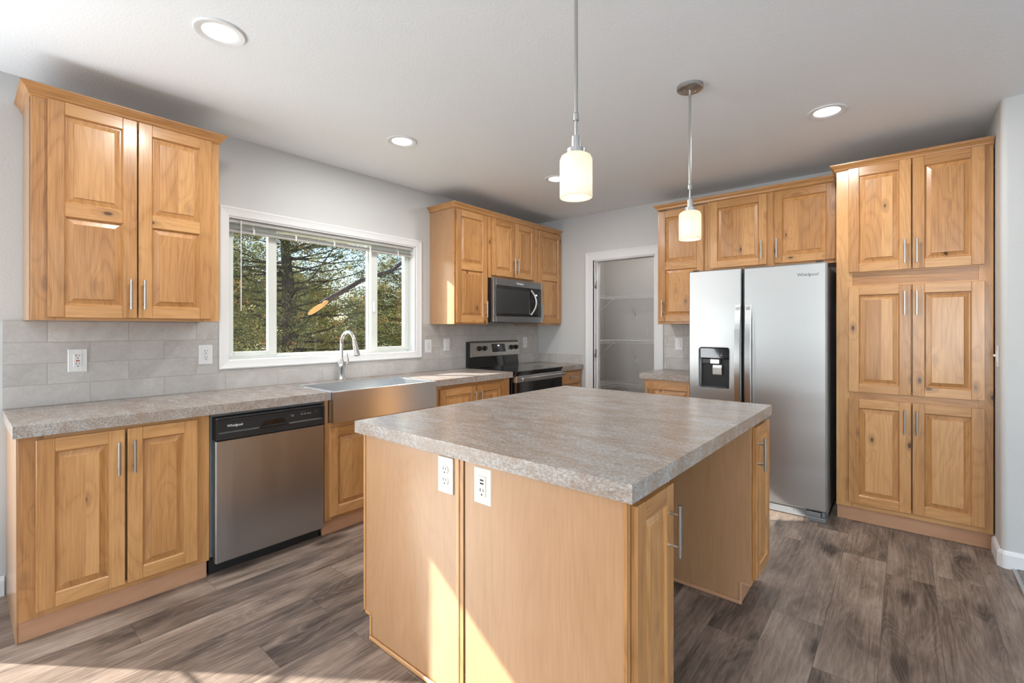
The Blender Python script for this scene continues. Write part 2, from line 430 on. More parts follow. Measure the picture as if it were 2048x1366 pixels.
def stub():
    m = MB(); r = .03; x, y = 3.803, -.818; pts = [(x, .11)]
    for k in range(9):
        a = math.pi + k * math.pi / 16; pts.append((x + r + r * math.cos(a), y + r + r * math.sin(a)))
    pts += [(9.0, y), (9.0, .11)]
    m.prism(pts, 0, ZC); return struct(m.build('wall_right', WALL))
stub()
slab('wall_rear', [(-.15, 3.2, -10.15, -10, 0, ZC), (6.6, 9.0, -10.15, -10, 0, ZC), (3.2, 6.6, -10.15, -10, 0, .3), (3.2, 6.6, -10.15, -10, 2.2, ZC)], WALL)
slab('wall_side', [(9.0, 9.15, -10, -7.5, 0, ZC), (9.0, 9.15, -2.9, .11, 0, ZC), (9.0, 9.15, -7.5, -2.9, 0, .3), (9.0, 9.15, -7.5, -2.9, 2.2, ZC)], WALL)
slab('carpet', [(3.862, 9.0, -10, -.818, 0.0005, .012)], CARPET)
m = MB(); m.box(3.842, 3.866, -10, -.832, 0, .009, c=.003); struct(m.build('trim_1', plain('transition_strip', (.42, .41, .41), .35, .6)))

# baseboards
BBP = [(0, 0), (.014, 0), (.014, .075), (.009, .088), (.004, .095), (0, .095)]
m = MB(); m.sweep([(3.803, -.56, -1, 0), (3.803, -.803, -1, 0), (3.818, -.818, -.71, -.71), (3.818, -.818, 0, -1), (9.0, -.818, 0, -1)], BBP)
struct(m.build('baseboard_right', WHITE))
m = MB(); m.sweep([(0, -4.92, 1, 0), (0, -4.372, 1, 0)], BBP); m.sweep([(0, -10, 1, 0), (0, -6.8, 1, 0)], BBP); struct(m.build('baseboard_left', WHITE))


def casing(name, T, u0, u1, z0, z1, w=.055, sill=True):
    """mitred picture-frame trim round an opening (outer edges given)"""
    m = MB(); prof = [(0, .0005), (0, .016), (.008, .020), (.018, .016), (.030, .013), (.042, .011), (w - .006, .010), (w, .006), (w, .0005)]
    cs = [(u0, z0, 1, 1), (u0, z1, 1, -1), (u1, z1, -1, -1), (u1, z0, -1, 1)]
    segs = [(0, 1), (1, 2), (2, 3)] + ([(3, 0)] if sill else [])
    for a, b in segs:
        ra = []; rb = []
        for (i, n) in prof:
            for (c, r) in ((cs[a], ra), (cs[b], rb)):
                zz = c[1] + c[3] * i
                if not sill and c[1] == z0: zz = z0
                r.append((c[0] + c[2] * i, n, zz))
        k = len(prof)
        for i in range(k):
            j = (i + 1) % k; m.face([ra[i], rb[i], rb[j], ra[j]], T)
        m.face(ra, T); m.face(rb[::-1], T)
    return m


# ------------------------------------------------------------------ kitchen window
win = bpy.data.objects.new('window_1', None); COL.objects.link(win); struct(win); win['_org'] = [0, -2.616, 1.10]; win.location = win['_org']
casing('c', TW(), -3.4325, -1.7804, 1.046, 2.113, .060).build('casing', WHITE, win)
m = MB()                                                                    # white jamb liner
for b in [(-.15, .001, WY0, WY0 + .008, WZ0, WZ1), (-.15, .001, WY1 - .008, WY1, WZ0, WZ1), (-.15, .001, WY0, WY1, WZ0, WZ0 + .008), (-.15, .001, WY0, WY1, WZ1 - .008, WZ1)]: m.box(*b)
m.build('jamb', WHITE, win)
def ring(m, u0, u1, z0, z1, n0, n1, wl, wr, wb, wt, T=TW(), c=.003):
    m.box(u0, u0 + wl, n0, n1, z0, z1, T, c=c); m.box(u1 - wr, u1, n0, n1, z0, z1, T, c=c)
    m.box(u0 + wl, u1 - wr, n0, n1, z0, z0 + wb, T, c=c); m.box(u0 + wl, u1 - wr, n0, n1, z1 - wt, z1, T, c=c)
a0, a1, b0, b1 = WY0 + .008, WY1 - .008, WZ0 + .008, WZ1 - .008
m = MB(); ring(m, a0, a1, b0, b1, -.145, -.075, .03, .03, .016, .03); m.build('frame', VINYL, win)
SX = -3.035; SX2 = -2.255
m = MB(); ring(m, a0 + .01, SX, b0 + .012, b1 - .02, -.110, -.072, .045, .058, .034, .045); m.build('sash', VINYL, win)
m = MB(); ring(m, SX2, a1 - .01, b0 + .012, b1 - .02, -.110, -.072, .062, .045, .034, .045); s2 = m.build('sash', VINYL, win)
m = MB(); ring(m, SX - .03, SX2 + .03, b0 + .010, b1 - .012, -.140, -.112, .04, .04, .014, .02); m.build('sash', VINYL, win)
for (u0, u1, n) in ((a0 + .05, SX - .055, -.092), (SX2 + .06, a1 - .05, -.092), (SX, SX2, -.126)):
    m = MB(); m.face([(u0, n, b0 + .02), (u1, n, b0 + .02), (u1, n, b1 - .03), (u0, n, b1 - .03)], TW()); m.build('pane', GLASS, win, fix=False)
m = MB(); m.box(SX2 + .012, SX2 + .035, -.074, -.056, 1.45, 1.545, TW(), c=.008); m.build('latch', PLASTW, s2)

# ------------------------------------------------------------------ blind, raised
bl = thing('window_blind', 'raised white mini blind with clear tilt wand inside the sink window', 'blind', (-.03, -2.616, 2.045))
m = MB(); m.box(-.052, -.018, WY0 + .012, WY1 - .012, 2.018, 2.044, c=.002); m.build('headrail', BLINDM, bl)
m = MB()
for k in range(7): m.box(-.048, -.022, WY0 + .02, WY1 - .02, 1.9715 + k * .0022, 1.9725 + k * .0022)
m.build('slats', BLINDM, bl)
m = MB(); m.box(-.050, -.020, WY0 + .02, WY1 - .02, 1.957, 1.970, c=.003); m.build('bottom_rail', BLINDM, bl)
for y in (-3.21, -2.92, -2.62, -2.30, -2.02):
    m = MB(); m.box(-.0185, -.0170, y - .006, y + .006, 1.955, 1.990); m.box(-.0355, -.0345, y - .0008, y + .0008, 1.985, 2.02); m.box(-.0195, -.0187, y - .0006, y + .0006, 1.985, 2.02); m.build('ladder_cord', PLASTW, bl)
m = MB(); m.tube([(-.014, -3.295, 2.02), (-.008, -3.295, 2.035), (-.008, -3.295, 1.432)], .0035, 8); m.build('tilt_wand', CLEAR, bl)

# ------------------------------------------------------------------ patio door beyond the frame (sun comes in by it)
pd = bpy.data.objects.new('door_1', None); COL.objects.link(pd); struct(pd); pd['_org'] = [0, -5.86, 0]; pd.location = pd['_org']
m = MB(); ring(m, DY0, DY1, 0, DZ, -.12, -.05, .05, .04, .05, .04); m.box(-5.89, -5.83, -.12, -.05, .05, DZ - .04, TW()); m.build('frame', VINYL, pd)
m = MB(); m.face([(DY0 + .03, -.085, .03), (DY1 - .03, -.085, .03), (DY1 - .03, -.085, DZ - .03), (DY0 + .03, -.085, DZ - .03)], TW()); m.build('pane', GLASS, pd, fix=False)
m = MB(); m.tube([(-.04, -4.94, .88), (0, -4.955, .90), (.035, -5.00, .95), (.035, -5.00, 1.03), (0, -4.955, 1.08), (-.04, -4.94, 1.10)], .009, 10); m.build('handle', PLASTW, pd)

# ------------------------------------------------------------------ pantry doorway trim
dc = bpy.data.objects.new('door_2', None); COL.objects.link(dc); struct(dc); dc['_org'] = [1.12, 0, 0]; dc.location = dc['_org']
casing('c', TB(), .6726, PX1 + .09, 0, 2.1505, .0905, False).build('casing', WHITE, dc)
m = MB(); m.box(PX0 - .014, PX0 + .012, 0, .112, 0, PZ); m.box(PX1 - .012, PX1 + .014, 0, .112, 0, PZ); m.box(PX0, PX1, 0, .112, PZ - .012, PZ + .014)
m.box(PX0 + .012, PX0 + .022, .045, .075, 0, PZ - .012); m.box(PX1 - .022, PX1 - .012, .045, .075, 0, PZ - .012); m.build('jamb', WHITE, dc)
for z in (.30, 1.04, 1.80):
    m = MB(); m.box(PX0 + .0115, PX0 + .0145, .002, .035, z - .045, z + .045); m.tube([(PX0 + .014, -.003, z - .045), (PX0 + .014, -.003, z + .045)], .006, 8); m.build('hinge', NICKEL, dc)

# ------------------------------------------------------------------ tiled backsplash
m = MB(); BY0 = -4.378; CZ = .914
for b in [(0, .008, BY0, -3.4335, CZ, 1.352), (0, .008, -3.4335, -1.7794, CZ, 1.045), (0, .008, -1.7794, 0, CZ, 1.352), (.008, .635, -.008, 0, CZ, 1.021)]: m.box(b[0] + .0003, b[1], b[2], b[3] - .0003, b[4] + .0005, b[5] - .0005)
struct(m.build('backsplash_left', TILE))
m = MB(); m.box(1.568, 2.20, -.008, -.0003, CZ + .0005, 1.3515); struct(m.build('backsplash_back', TILE))

# ================================================================== cabinets
def handle(parent, T, u, n, z, L=.152, vertical=True):
    m = MB(); h = L / 2
    P = (lambda a, b: T(u, n + b, z + a)) if vertical else (lambda a, b: T(u + a, n + b, z))
    m.tube([P(-h, .030), P(h, .030)], .0062, 12)
    for s in (-1, 1): m.tube([P(s * h * .62, 0), P(s * h * .62, .028)], .0045, 8)
    return m.build('handle', NICKEL, parent)


def panel_door(name, T, u0, u1, z0, z1, n, parent, rails=None, t=.020, sw=.058, flat_grain='z'):
    """raised-panel door; rails = heights of middle rails (lo, hi)"""
    m = MB(); nf = n + t; c = .0022
    m.box(u0, u0 + sw, n, nf, z0, z1, T, 'z', c=c); m.box(u1 - sw, u1, n, nf, z0, z1, T, 'z', c=c)
    zz = [(z0, z0 + sw)] + list(rails or []) + [(z1 - sw, z1)]
    for a, b in zz: m.box(u0 + sw, u1 - sw, n, nf, a, b, T, 'u', c=c * .6)
    for (a, b), (a2, b2) in zip(zz[:-1], zz[1:]):
        P0, P1, Q0, Q1 = u0 + sw, u1 - sw, b, a2
        loops = [(0.0, nf - .001), (.004, nf - .0065), (.006, nf - .0130), (.010, nf - .0130), (.031, nf - .0060), (.032, nf - .0030), (.033, nf - .0025)]
        rects = [((P0 + d, P1 - d, Q0 + d, Q1 - d), k) for d, k in loops]
        for ((r, k), (r2, k2)) in zip(rects[:-1], rects[1:]):
            A = [(r[0], k, r[2]), (r[1], k, r[2]), (r[1], k, r[3]), (r[0], k, r[3])]
            B = [(r2[0], k2, r2[2]), (r2[1], k2, r2[2]), (r2[1], k2, r2[3]), (r2[0], k2, r2[3])]
            for i in range(4):
                j = (i + 1) % 4; g = 'u' if (i % 2 == 0 and k2 > nf - .0066 and k > k2) else 'z'
                m.face([A[i], A[j], B[j], B[i]], T, g, 0, .5)
        r, k = rects[-1]; x = r[0]
        while x < r[1] - 1e-6:                                              # field glued up from staves
            w = random.uniform(.055, .11); x2 = x + w if x + w < r[1] - .045 else r[1]
            m.face([(x, k, r[2]), (x2, k, r[2]), (x2, k, r[3]), (x, k, r[3])], T, 'z', 0, random.random()); x = x2
        m.face([(P0, n + .003, Q0), (P1, n + .003, Q0), (P1, n + .003, Q1), (P0, n + .003, Q1)], T, 'z', 0, .5)
    return m.build(name, ALDER, parent)


def crown_mesh(T, u0, u1, depth, z0, z1, proj=.036, left=True, right=True, back=0.002, u_in=None):
    m = MB(); h = z1 - z0
    prof = [(-.014, z0), (.003, z0), (.006, z0 + h * .10), (.010, z0 + h * .16), (.013, z0 + h * .38), (.022, z0 + h * .62), (.030, z0 + h * .74), (.031, z0 + h * .82), (proj, z0 + h * .86), (proj, z1), (-.014, z1)]
    path = []
    if left: path += [(u0, back, -1, 0), (u0, depth, -1, 1)]
    else: path += [(u0, depth, 0, 1)]
    if right: path += [(u1, depth, 1, 1), (u1, back, 1, 0)]
    else: path += [(u1, depth, 0, 1)]
    for k in range(len(path) - 1):
        m.sweep(path[k:k + 2], prof, T, 'n' if path[k][0] == path[k + 1][0] else 'u', 0, random.random())
    return m


def carcass(T, root, u0, u1, depth, z0, z1, stiles, rails, mats=None, back=.0025, mid=()):
    """box with veneered sides and a solid face frame; stiles: (u,u); rails: (z,z[,u,u])"""
    m = MB(); e = .0004
    m.box(u0 + e, u1 - e, back, depth - .019, z0 + e, z1 - e, T, 'z', bd=.5, c=.0008)
    m.build('body', VENEER, root)
    m = MB()
    for a, b in stiles: m.box(a + (e if a == u0 else 0), b - (e if b == u1 else 0), depth - .019, depth, z0 + e, z1 - e, T, 'z', c=.001)
    for r in rails:
        ua, ub = (r[2], r[3]) if len(r) > 2 else (stiles[0][1], stiles[-1][0])
        m.box(ua, ub, depth - .019, depth, max(r[0], z0 + e), min(r[1], z1 - e), T, 'u', c=.001)
    m.build('face_frame', ALDER, root)


def root_at(name, label, T, u0, u1, depth, z0, cat='cabinet', group=None):
    return thing(name, label, cat, T((u0 + u1) / 2, depth / 2, z0), group)


def toe(root, T, u0, u1, n, z1=.0985, left=False, right=False, depth0=.02, left_n=None):
    m = MB(); m.box(u0, u1, n - .016, n, .0005, z1, T, 'u', c=.001)
    m.box(u0 + .02, u1 - .02, depth0, n - .016, .0005, z1, T, 'u')
    return m.build('toe_kick', TOEWOOD, root)

ZUB = 1.352; CB0, CB1 = 2.384, 2.4366
MIDR = [(1.8455, 1.9095)]
# ---- A : two-door wall cabinet left of the window
T = TW()
r = root_at('wall_cabinet', 'large two-door knotty alder wall cabinet left of the sink window', T, -4.304, -3.537, .334, ZUB)
carcass(T, r, -4.304, -3.537, .334, ZUB, 2.39, [(-4.304, -4.225), (-3.615, -3.537)], [(ZUB, 1.392), (2.35, 2.39)])
m = MB(); m.box(-4.304 - .004, -4.304, .004, .30, ZUB, 2.385, T, 'z'); m.build('side_panel', VENEER, r)
for (a, b, hu) in ((-4.2505, -3.9205, -3.9505), (-3.9145, -3.5805, -3.8944)):
    d = panel_door('door', T, a, b, 1.366, 2.385, .3345, r, MIDR); handle(d, T, hu, .3545, 1.487)
crown_mesh(T, -4.304, -3.537, .334, CB0, CB1).build('crown_molding', ALDER, r)

# ---- base A
TOEN = .577; FB = .61
r = root_at('base_cabinet', 'two-door alder base cabinet at the open end of the counter, left of the dishwasher', T, -4.362, -3.671, FB, 0)
carcass(T, r, -4.362, -3.671, FB, .0985, .863, [(-4.362, -4.285), (-3.755, -3.671)], [(.0985, .135), (.825, .863)])
for (a, b, hu) in ((-4.3105, -4.0195, -4.0452), (-4.0105, -3.7285, -3.988)):
    d = panel_door('door', T, a, b, .1265, .846, FB + .0005, r); handle(d, T, hu, FB + .0205, .718)
toe(r, T, -4.360, -3.6735, TOEN)
m = MB(); m.box(-4.366, -4.3622, .004, FB - .002, .0985, .862, T, 'z'); m.box(-4.366, -4.3605, .004, TOEN + .004, .0005, .0985, T, 'z'); m.build('side_panel', VENEER, r)

# ---- sink base
r = root_at('base_cabinet', 'two-door alder base cabinet under the farmhouse sink', T, -3.0365, -2.142, FB, 0)
carcass(T, r, -3.0365, -2.142, FB, .0985, .716, [(-3.0365, -2.99), (-2.19, -2.142)], [(.0985, .135), (.675, .716)])
for (a, b) in ((-3.0365, -3.0125), (-2.1675, -2.142)):
    m = MB(); m.box(a + .0005, b - .0005, .02, FB, .717, .862, T, 'z'); m.build('side_panel', ALDER, r)
for (a, b, hu) in ((-3.0105, -2.594, -2.625), (-2.585, -2.168, -2.555)):
    d = panel_door('door', T, a, b, .1225, .684, FB + .0005, r); handle(d, T, hu, FB + .0205, .57)
toe(r, T, -3.0345, -2.144, TOEN)
# ---- base B
r = root_at('base_cabinet', 'two-door alder base cabinet between the sink and the range', T, -2.141, -1.2445, FB, 0)
carcass(T, r, -2.141, -1.2445, FB, .0985, .863, [(-2.141, -2.075), (-1.325, -1.2445)], [(.0985, .135), (.815, .863)])
for (a, b, hu) in ((-2.0975, -1.696, -1.728), (-1.687, -1.3445, -1.656)):
    d = panel_door('door', T, a, b, .1265, .834, FB + .0005, r); handle(d, T, hu, FB + .0205, .715)
toe(r, T, -2.139, -1.2465, TOEN)
# ---- corner drawer base
r = root_at('base_cabinet', 'narrow alder drawer cabinet in the corner right of the range', T, -.449, -.004, FB, 0)
carcass(T, r, -.449, -.004, FB, .0985, .863, [(-.449, -.405), (-.048, -.004)], [(.0985, .135), (.690, .725), (.835, .863)])
m = MB(); m.box(-.432, -.036, FB + .0005, FB + .0205, .715, .846, T, 'u', c=.004); d = m.build('drawer_front', ALDER, r); handle(d, T, -.225, FB + .0205, .785, vertical=False)
d = panel_door('door', T, -.432, -.036, .1265, .700, FB + .0005, r); handle(d, T, -.400, FB + .0205, .59)
toe(r, T, -.447, -.006, TOEN)

# ---- B : wall cabinets round the microwave
r = root_at('wall_cabinet', 'tall single-door alder wall cabinet between the window and the microwave', T, -1.678, -1.238, .334, ZUB)
carcass(T, r, -1.678, -1.238, .334, ZUB, 2.39, [(-1.678, -1.655), (-1.28, -1.238)], [(ZUB, 1.392), (2.35, 2.39)])
d = panel_door('door', T, -1.664, -1.271, 1.366, 2.383, .3345, r, MIDR); handle(d, T, -1.297, .3545, 1.495)
r = root_at('wall_cabinet', 'short two-door alder wall cabinet right above the microwave', T, -1.2375, -.4485, .334, 1.803)
carcass(T, r, -1.2375, -.4485, .334, 1.803, 2.39, [(-1.2375, -1.185), (-.535, -.4485)], [(1.803, 1.845), (2.35, 2.39)])
for (a, b, hu) in ((-1.2, -.858, -.885), (-.850, -.5205, -.829)):
    d = panel_door('door', T, a, b, 1.828, 2.386, .3345, r); handle(d, T, hu, .3545, 1.945)
r = root_at('wall_cabinet', 'tall single-door alder wall cabinet in the room corner right of the microwave', T, -.448, -.004, .334, ZUB)
carcass(T, r, -.448, -.004, .334, ZUB, 2.39, [(-.448, -.41), (-.06, -.004)], [(ZUB, 1.392), (2.35, 2.39)])
d = panel_door('door', T, -.464 + .022, -.055 + .03, 1.371, 2.383, .3345, r, MIDR); handle(d, T, -.418, .3545, 1.495)
o = crown_mesh(T, -1.678, -.0405, .334, CB0 + .007, CB1, right=True, left=True).build('crown_molding', ALDER, None, (.2, -.85, 2.39))
tag(o, 'alder crown molding running over the three wall cabinets around the microwave', 'crown molding', 'crown moldings')

# ---- C : wall cabinets above the fridge run
T = TB()
r = root_at('wall_cabinet', 'tall single-door alder wall cabinet between the pantry doorway and the refrigerator', T, 1.637, 2.0855, .32, ZUB)
carcass(T, r, 1.637, 2.0855, .32, ZUB, 2.397, [(1.637, 1.68), (2.035, 2.0855)], [(ZUB, 1.392), (2.35, 2.397)])
d = panel_door('door', T, 1.657, 2.0565, 1.376, 2.387, .3205, r, [(1.849, 1.918)]); handle(d, T, 1.6926, .3405, 1.496)
r = root_at('wall_cabinet', 'wide two-door alder wall cabinet above the refrigerator', T, 2.086, 3.0285, .32, 1.803)
carcass(T, r, 2.086, 3.0285, .32, 1.803, 2.405, [(2.086, 2.13), (2.53, 2.62), (2.99, 3.0285)], [(1.803, 1.845, 2.13, 2.53), (1.803, 1.845, 2.62, 2.99), (2.36, 2.405, 2.13, 2.53), (2.36, 2.405, 2.62, 2.99)])
for (a, b, hu) in ((2.111, 2.548, 2.5143), (2.601, 3.0045, 2.6226)):
    d = panel_door('door', T, a, b, 1.829, 2.397, .3205, r); handle(d, T, hu, .3405, 1.947)
o = crown_mesh(T, 1.637, 2.998, .32, 2.4055, 2.452, right=False).build('crown_molding', ALDER, None, (2.3, -.16, 2.40))
tag(o, 'alder crown molding over the wall cabinets beside and above the refrigerator', 'crown molding', 'crown moldings')
# ---- base right of the pantry door
r = root_at('base_cabinet', 'small alder base cabinet between the pantry doorway and the refrigerator', T, 1.602, 2.068, .535, 0)
carcass(T, r, 1.602, 2.068, .535, .0985, .863, [(1.602, 1.645), (2.03, 2.068)], [(.0985, .135), (.825, .863)])
d = panel_door('door', T, 1.625, 2.05, .1265, .836, .5355, r); handle(d, T, 1.650, .5555, .72)
toe(r, T, 1.604, 2.066, .50)

# ---- tall pantry cabinet
r = root_at('pantry_cabinet', 'tall six-door alder pantry cabinet right of the refrigerator', T, 3.034, 3.797, .60, 0)
carcass(T, r, 3.034, 3.797, .60, .0985, 2.398, [(3.034, 3.125), (3.735, 3.797)], [(.0985, .150), (.815, .905), (1.56, 1.605), (1.685, 1.72), (2.36, 2.398)])
m = MB(); m.box(3.125, 3.735, .582, .594, 1.605, 1.685, T, 'u'); m.build('filler_rail', ALDER, r)
for (z0, z1, hz) in ((1.692, 2.395, 1.805), (.885, 1.595, 1.475), (.134, .838, .716)):
    for (a, b, hu) in ((3.104, 3.4275, 3.397), (3.4345, 3.760, 3.4555)):
        d = panel_door('door', T, a, b, z0, z1, .6005, r); handle(d, T, hu, .6205, hz)
toe(r, T, 3.036, 3.795, .570)
crown_mesh(T, 3.034, 3.797, .60, 2.392, 2.437, proj=.034, right=False).build('crown_molding', ALDER, r)

# ---- island
IZ = .8625
T = TL(2.215)
r = root_at('island_cabinet', 'alder island cabinet bank backing the sink side with a plain end panel', T, -3.393, -1.812, .595, 0)
carcass(T, r, -3.388, -1.812, .595, .0985, IZ, [(-3.388, -3.345), (-2.63, -2.575), (-1.855, -1.812)], [(.0985, .135, -3.345, -2.63), (.825, IZ, -3.345, -2.63), (.0985, .135, -2.575, -1.855), (.825, IZ, -2.575, -1.855)], back=0.0)
for (a, b, hu) in ((-3.36, -2.99, -3.02), (-2.985, -2.615, -2.955), (-2.59, -2.215, -2.245), (-2.21, -1.835, -2.18)):
    d = panel_door('door', T, a, b, .1265, .846, .5955, r); handle(d, T, hu, .6155, .72)
toe(r, T, -3.386, -1.814, .550, depth0=.0)
m = MB(); m.prism([(1.6225, .0985), (1.6645, .0985), (1.6645, .001), (2.214, .001), (2.214, IZ - .001), (1.6225, IZ - .001)], -3.394, -3.3885, T=lambda a, b, c: (a, c, b), g='n', bd=.35)
m.build('end_panel', VENEER, r)
m = MB()
m.box(1.6200, 1.632, -3.3985, -3.394, .0985, IZ - .002, c=.001); m.box(2.196, 2.214, -3.400, -3.394, .002, IZ - .002, c=.002)
m.box(1.668, 2.196, -3.405, -3.394, .001, .018, None, 'u', c=.004); m.box(1.622, 1.668, -3.3985, -3.394, .0985, .110, None, 'u', c=.001); m.box(1.6645, 1.676, -3.3985, -3.394, .018, .0985, c=.001)
m.build('edge_trim', ALDER, r)

TR = TW(2.235)
def island_right(label, u0, u1, du0, du1, hu, ends):
    r = root_at('island_cabinet', label, TR, u0, u1, .61, 0)
    carcass(TR, r, u0, u1, .61, .0985, IZ, [(u0, u0 + .04), (u1 - .04, u1)], [(.0985, .135), (.825, IZ)], back=0.0)
    d = panel_door('door', TR, du0, du1, .125, .846, .6105, r, sw=.052); handle(d, TR, hu, .6305, .718)
    toe(r, TR, u0 + .001, u1 - .001, .565, depth0=0.0)
    m = MB()
    m.prism([(2.2355, .001), (2.80, .001), (2.80, .0985), (2.8445, .0985), (2.8445, IZ - .001), (2.2355, IZ - .001)], u0 - .005, u0, T=lambda a, b, c: (a, c, b), g='n', bd=.42)
    m.build('end_panel', VENEER, r)
    m = MB(); m.box(2.2355, 2.80, u0 - .014, u0 - .005, .001, .018, None, 'u', c=.003)
    m.box(2.795, 2.806, u0 - .009, u0 - .004, .001, .106, c=.001); m.box(2.806, 2.8445, u0 - .009, u0 - .004, .0985, .106, None, 'u', c=.001)
    m.build('edge_trim', TOEWOOD, r)
    return r
r = island_right('alder island cabinet nearest the viewer, with a long bar handle on its narrow door', -3.388, -3.112, -3.379, -3.130, -3.160, 0)
m = MB(); m.box(2.2165, 2.234, -3.3985, -3.3935, .002, IZ - .002, c=.001); m.build('edge_strip', ALDER, r); m = MB(); m.box(2.834, 2.8445, -3.3965, -3.393, .1, IZ - .002, c=.001); m.build('edge_strip', ALDER, r)
island_right('alder island cabinet on the refrigerator side, beyond the knee space', -2.115, -1.812, -2.100, -1.830, -2.075, 0)

# ================================================================== worktops
m = MB(); m.prism([(1.5805, -3.4164), (2.868, -3.4164), (2.868, -1.7876), (1.5805, -1.7876)], .8640, CZ)
o = m.build('island_countertop', LAM, None, (2.22, -2.6, .864)); tag(o, 'square speckled grey-brown laminate worktop on the kitchen island', 'countertop')
SY0, SY1 = -3.0095, -2.1705
m = MB(); m.prism([(.0085, BY0), (.6446, BY0), (.6446, -3.0125), (.115, -3.0125), (.115, -2.1675), (.6446, -2.1675), (.6446, -1.2343), (.0085, -1.2343)], .8640, CZ)
o = m.build('countertop', LAM, None, (.32, -2.8, .864)); tag(o, 'long speckled laminate counter running under the window around the sink', 'countertop')
m = MB(); m.prism([(.0085, -.452), (.6446, -.452), (.6446, -.0085), (.0085, -.0085)], .8640, CZ)
o = m.build('countertop', LAM, None, (.32, -.23, .864)); tag(o, 'short speckled laminate counter in the corner right of the range', 'countertop')
m = MB(); m.prism([(1.567, -.5605), (2.072, -.5605), (2.072, -.0085), (1.567, -.0085)], .8640, CZ)
o = m.build('countertop', LAM, None, (1.82, -.28, .864)); tag(o, 'short speckled laminate counter between the pantry doorway and the refrigerator', 'countertop')

# ================================================================== sink and faucet
sk = thing('farmhouse_sink', 'stainless steel apron-front sink below the window', 'sink', (.39, -2.59, .7185))
m = MB(); x0, x1, z0, z1 = .118, .667, .7185, CZ + .002; A = (x0, x1, SY0, SY1)
def rect(r, z): return [(r[0], r[2], z), (r[1], r[2], z), (r[1], r[3], z), (r[0], r[3], z)]
outer_b = rect(A, z0); outer_t = rect(A, z1 - .003); ot2 = rect((x0 + .003, x1 - .003, SY0 + .003, SY1 - .003), z1)
Bq = (x0 + .035, x1 - .032, SY0 + .03, SY1 - .03)
in_t = rect(Bq, z1); in_t2 = rect((Bq[0] + .004, Bq[1] - .004, Bq[2] + .004, Bq[3] - .004), z1 - .004)
in_b = rect((Bq[0] + .012, Bq[1] - .012, Bq[2] + .012, Bq[3] - .012), z0 + .004)
for (a, b) in ((outer_b, outer_t), (outer_t, ot2), (ot2, in_t), (in_t, in_t2), (in_t2, in_b)):
    for i in range(4): j = (i + 1) % 4; m.face([a[i], a[j], b[j], b[i]], I)
m.face(in_b, I); m.face(outer_b[::-1], I)
m.build('basin', STEELS, sk)
m = MB(); m.lathe(.36, -2.59, [(.0, z0 + .006), (.045, z0 + .007), (.055, z0 + .005), (.055, z0 + .0042)], 24); m.build('drain', CHROME, sk)
fx, fy = .072, -2.612
fa = thing('faucet', 'chrome gooseneck pull-down faucet behind the sink', 'faucet', (fx, fy, CZ))
m = MB(); m.lathe(fx, fy, [(.0275, CZ + .0005), (.0275, CZ + .006), (.022, CZ + .012), (.019, CZ + .05), (.024, CZ + .085), (.029, CZ + .11), (.027, CZ + .13), (.0165, CZ + .155), (.0140, CZ + .165), (0, CZ + .165)], 24); m.build('body', CHROME, fa)
R_ = .092; zt = 1.300 - .012
pts = [(fx, fy, CZ + .155), (fx, fy, CZ + .22), (fx, fy, zt - R_)]
for k in range(1, 13):
    a = math.pi - k * (math.pi * .93) / 12; pts.append((fx + R_ + R_ * math.cos(a), fy, zt - R_ + R_ * math.sin(a)))
m = MB(); m.tube(pts, .0125, 16); m.build('spout', CHROME, fa)
e = Vector(pts[-1]); d = (Vector(pts[-1]) - Vector(pts[-2])).normalized()
m = MB(); m.tube([e - d * .004, e + d * .012, e + d * .05, e + d * .095, e + d * .11], [.0145, .0155, .0185, .0235, .0225], 18); m.build('spray_head', CHROME, fa)
m = MB(); m.tube([(fx, fy + .02, CZ + .115), (fx, fy + .045, CZ + .115)], .015, 14); m.tube([(fx, fy + .043, CZ + .115), (fx + .002, fy + .055, CZ + .15), (fx + .004, fy + .046, CZ + .205)], [.010, .007, .0045], 10); m.build('lever', CHROME, fa)

# ================================================================== appliances
def text(name, body, size, mat, parent, loc, rot, ext=.0004, spacing=1.0):
    c = bpy.data.curves.new(name, 'FONT'); c.body = body; c.size = size; c.extrude = ext; c.align_x = 'CENTER'; c.align_y = 'CENTER'; c.space_character = spacing; c.resolution_u = 3
    o = bpy.data.objects.new(name, c); COL.objects.link(o); c.materials.append(mat)
    o.location = Vector(loc) - Vector(parent['_org']); o.rotation_euler = rot
    bpy.context.view_layer.update(); me = bpy.data.meshes.new_from_object(o.evaluated_get(bpy.context.evaluated_depsgraph_get()))
    q = bpy.data.objects.new(name, me); COL.objects.link(q); q.location = o.location; q.rotation_euler = rot; q.parent = parent
    bpy.data.objects.remove(o); return q
RW_ = (math.pi / 2, 0, math.pi / 2); RB_ = (math.pi / 2, 0, 0)

def swoosh(name, mat, parent, T, u, n, z, w):
    """oval ring mark that loops round the middle of the word"""
    m = MB(); pts = [T(u + w * math.cos(t) * .9, n, z + w * .62 * math.sin(t)) for t in [2.2 + k * .33 for k in range(15)]]
    m.tube(pts, w * .06, 6); return m.build(name, mat, parent)

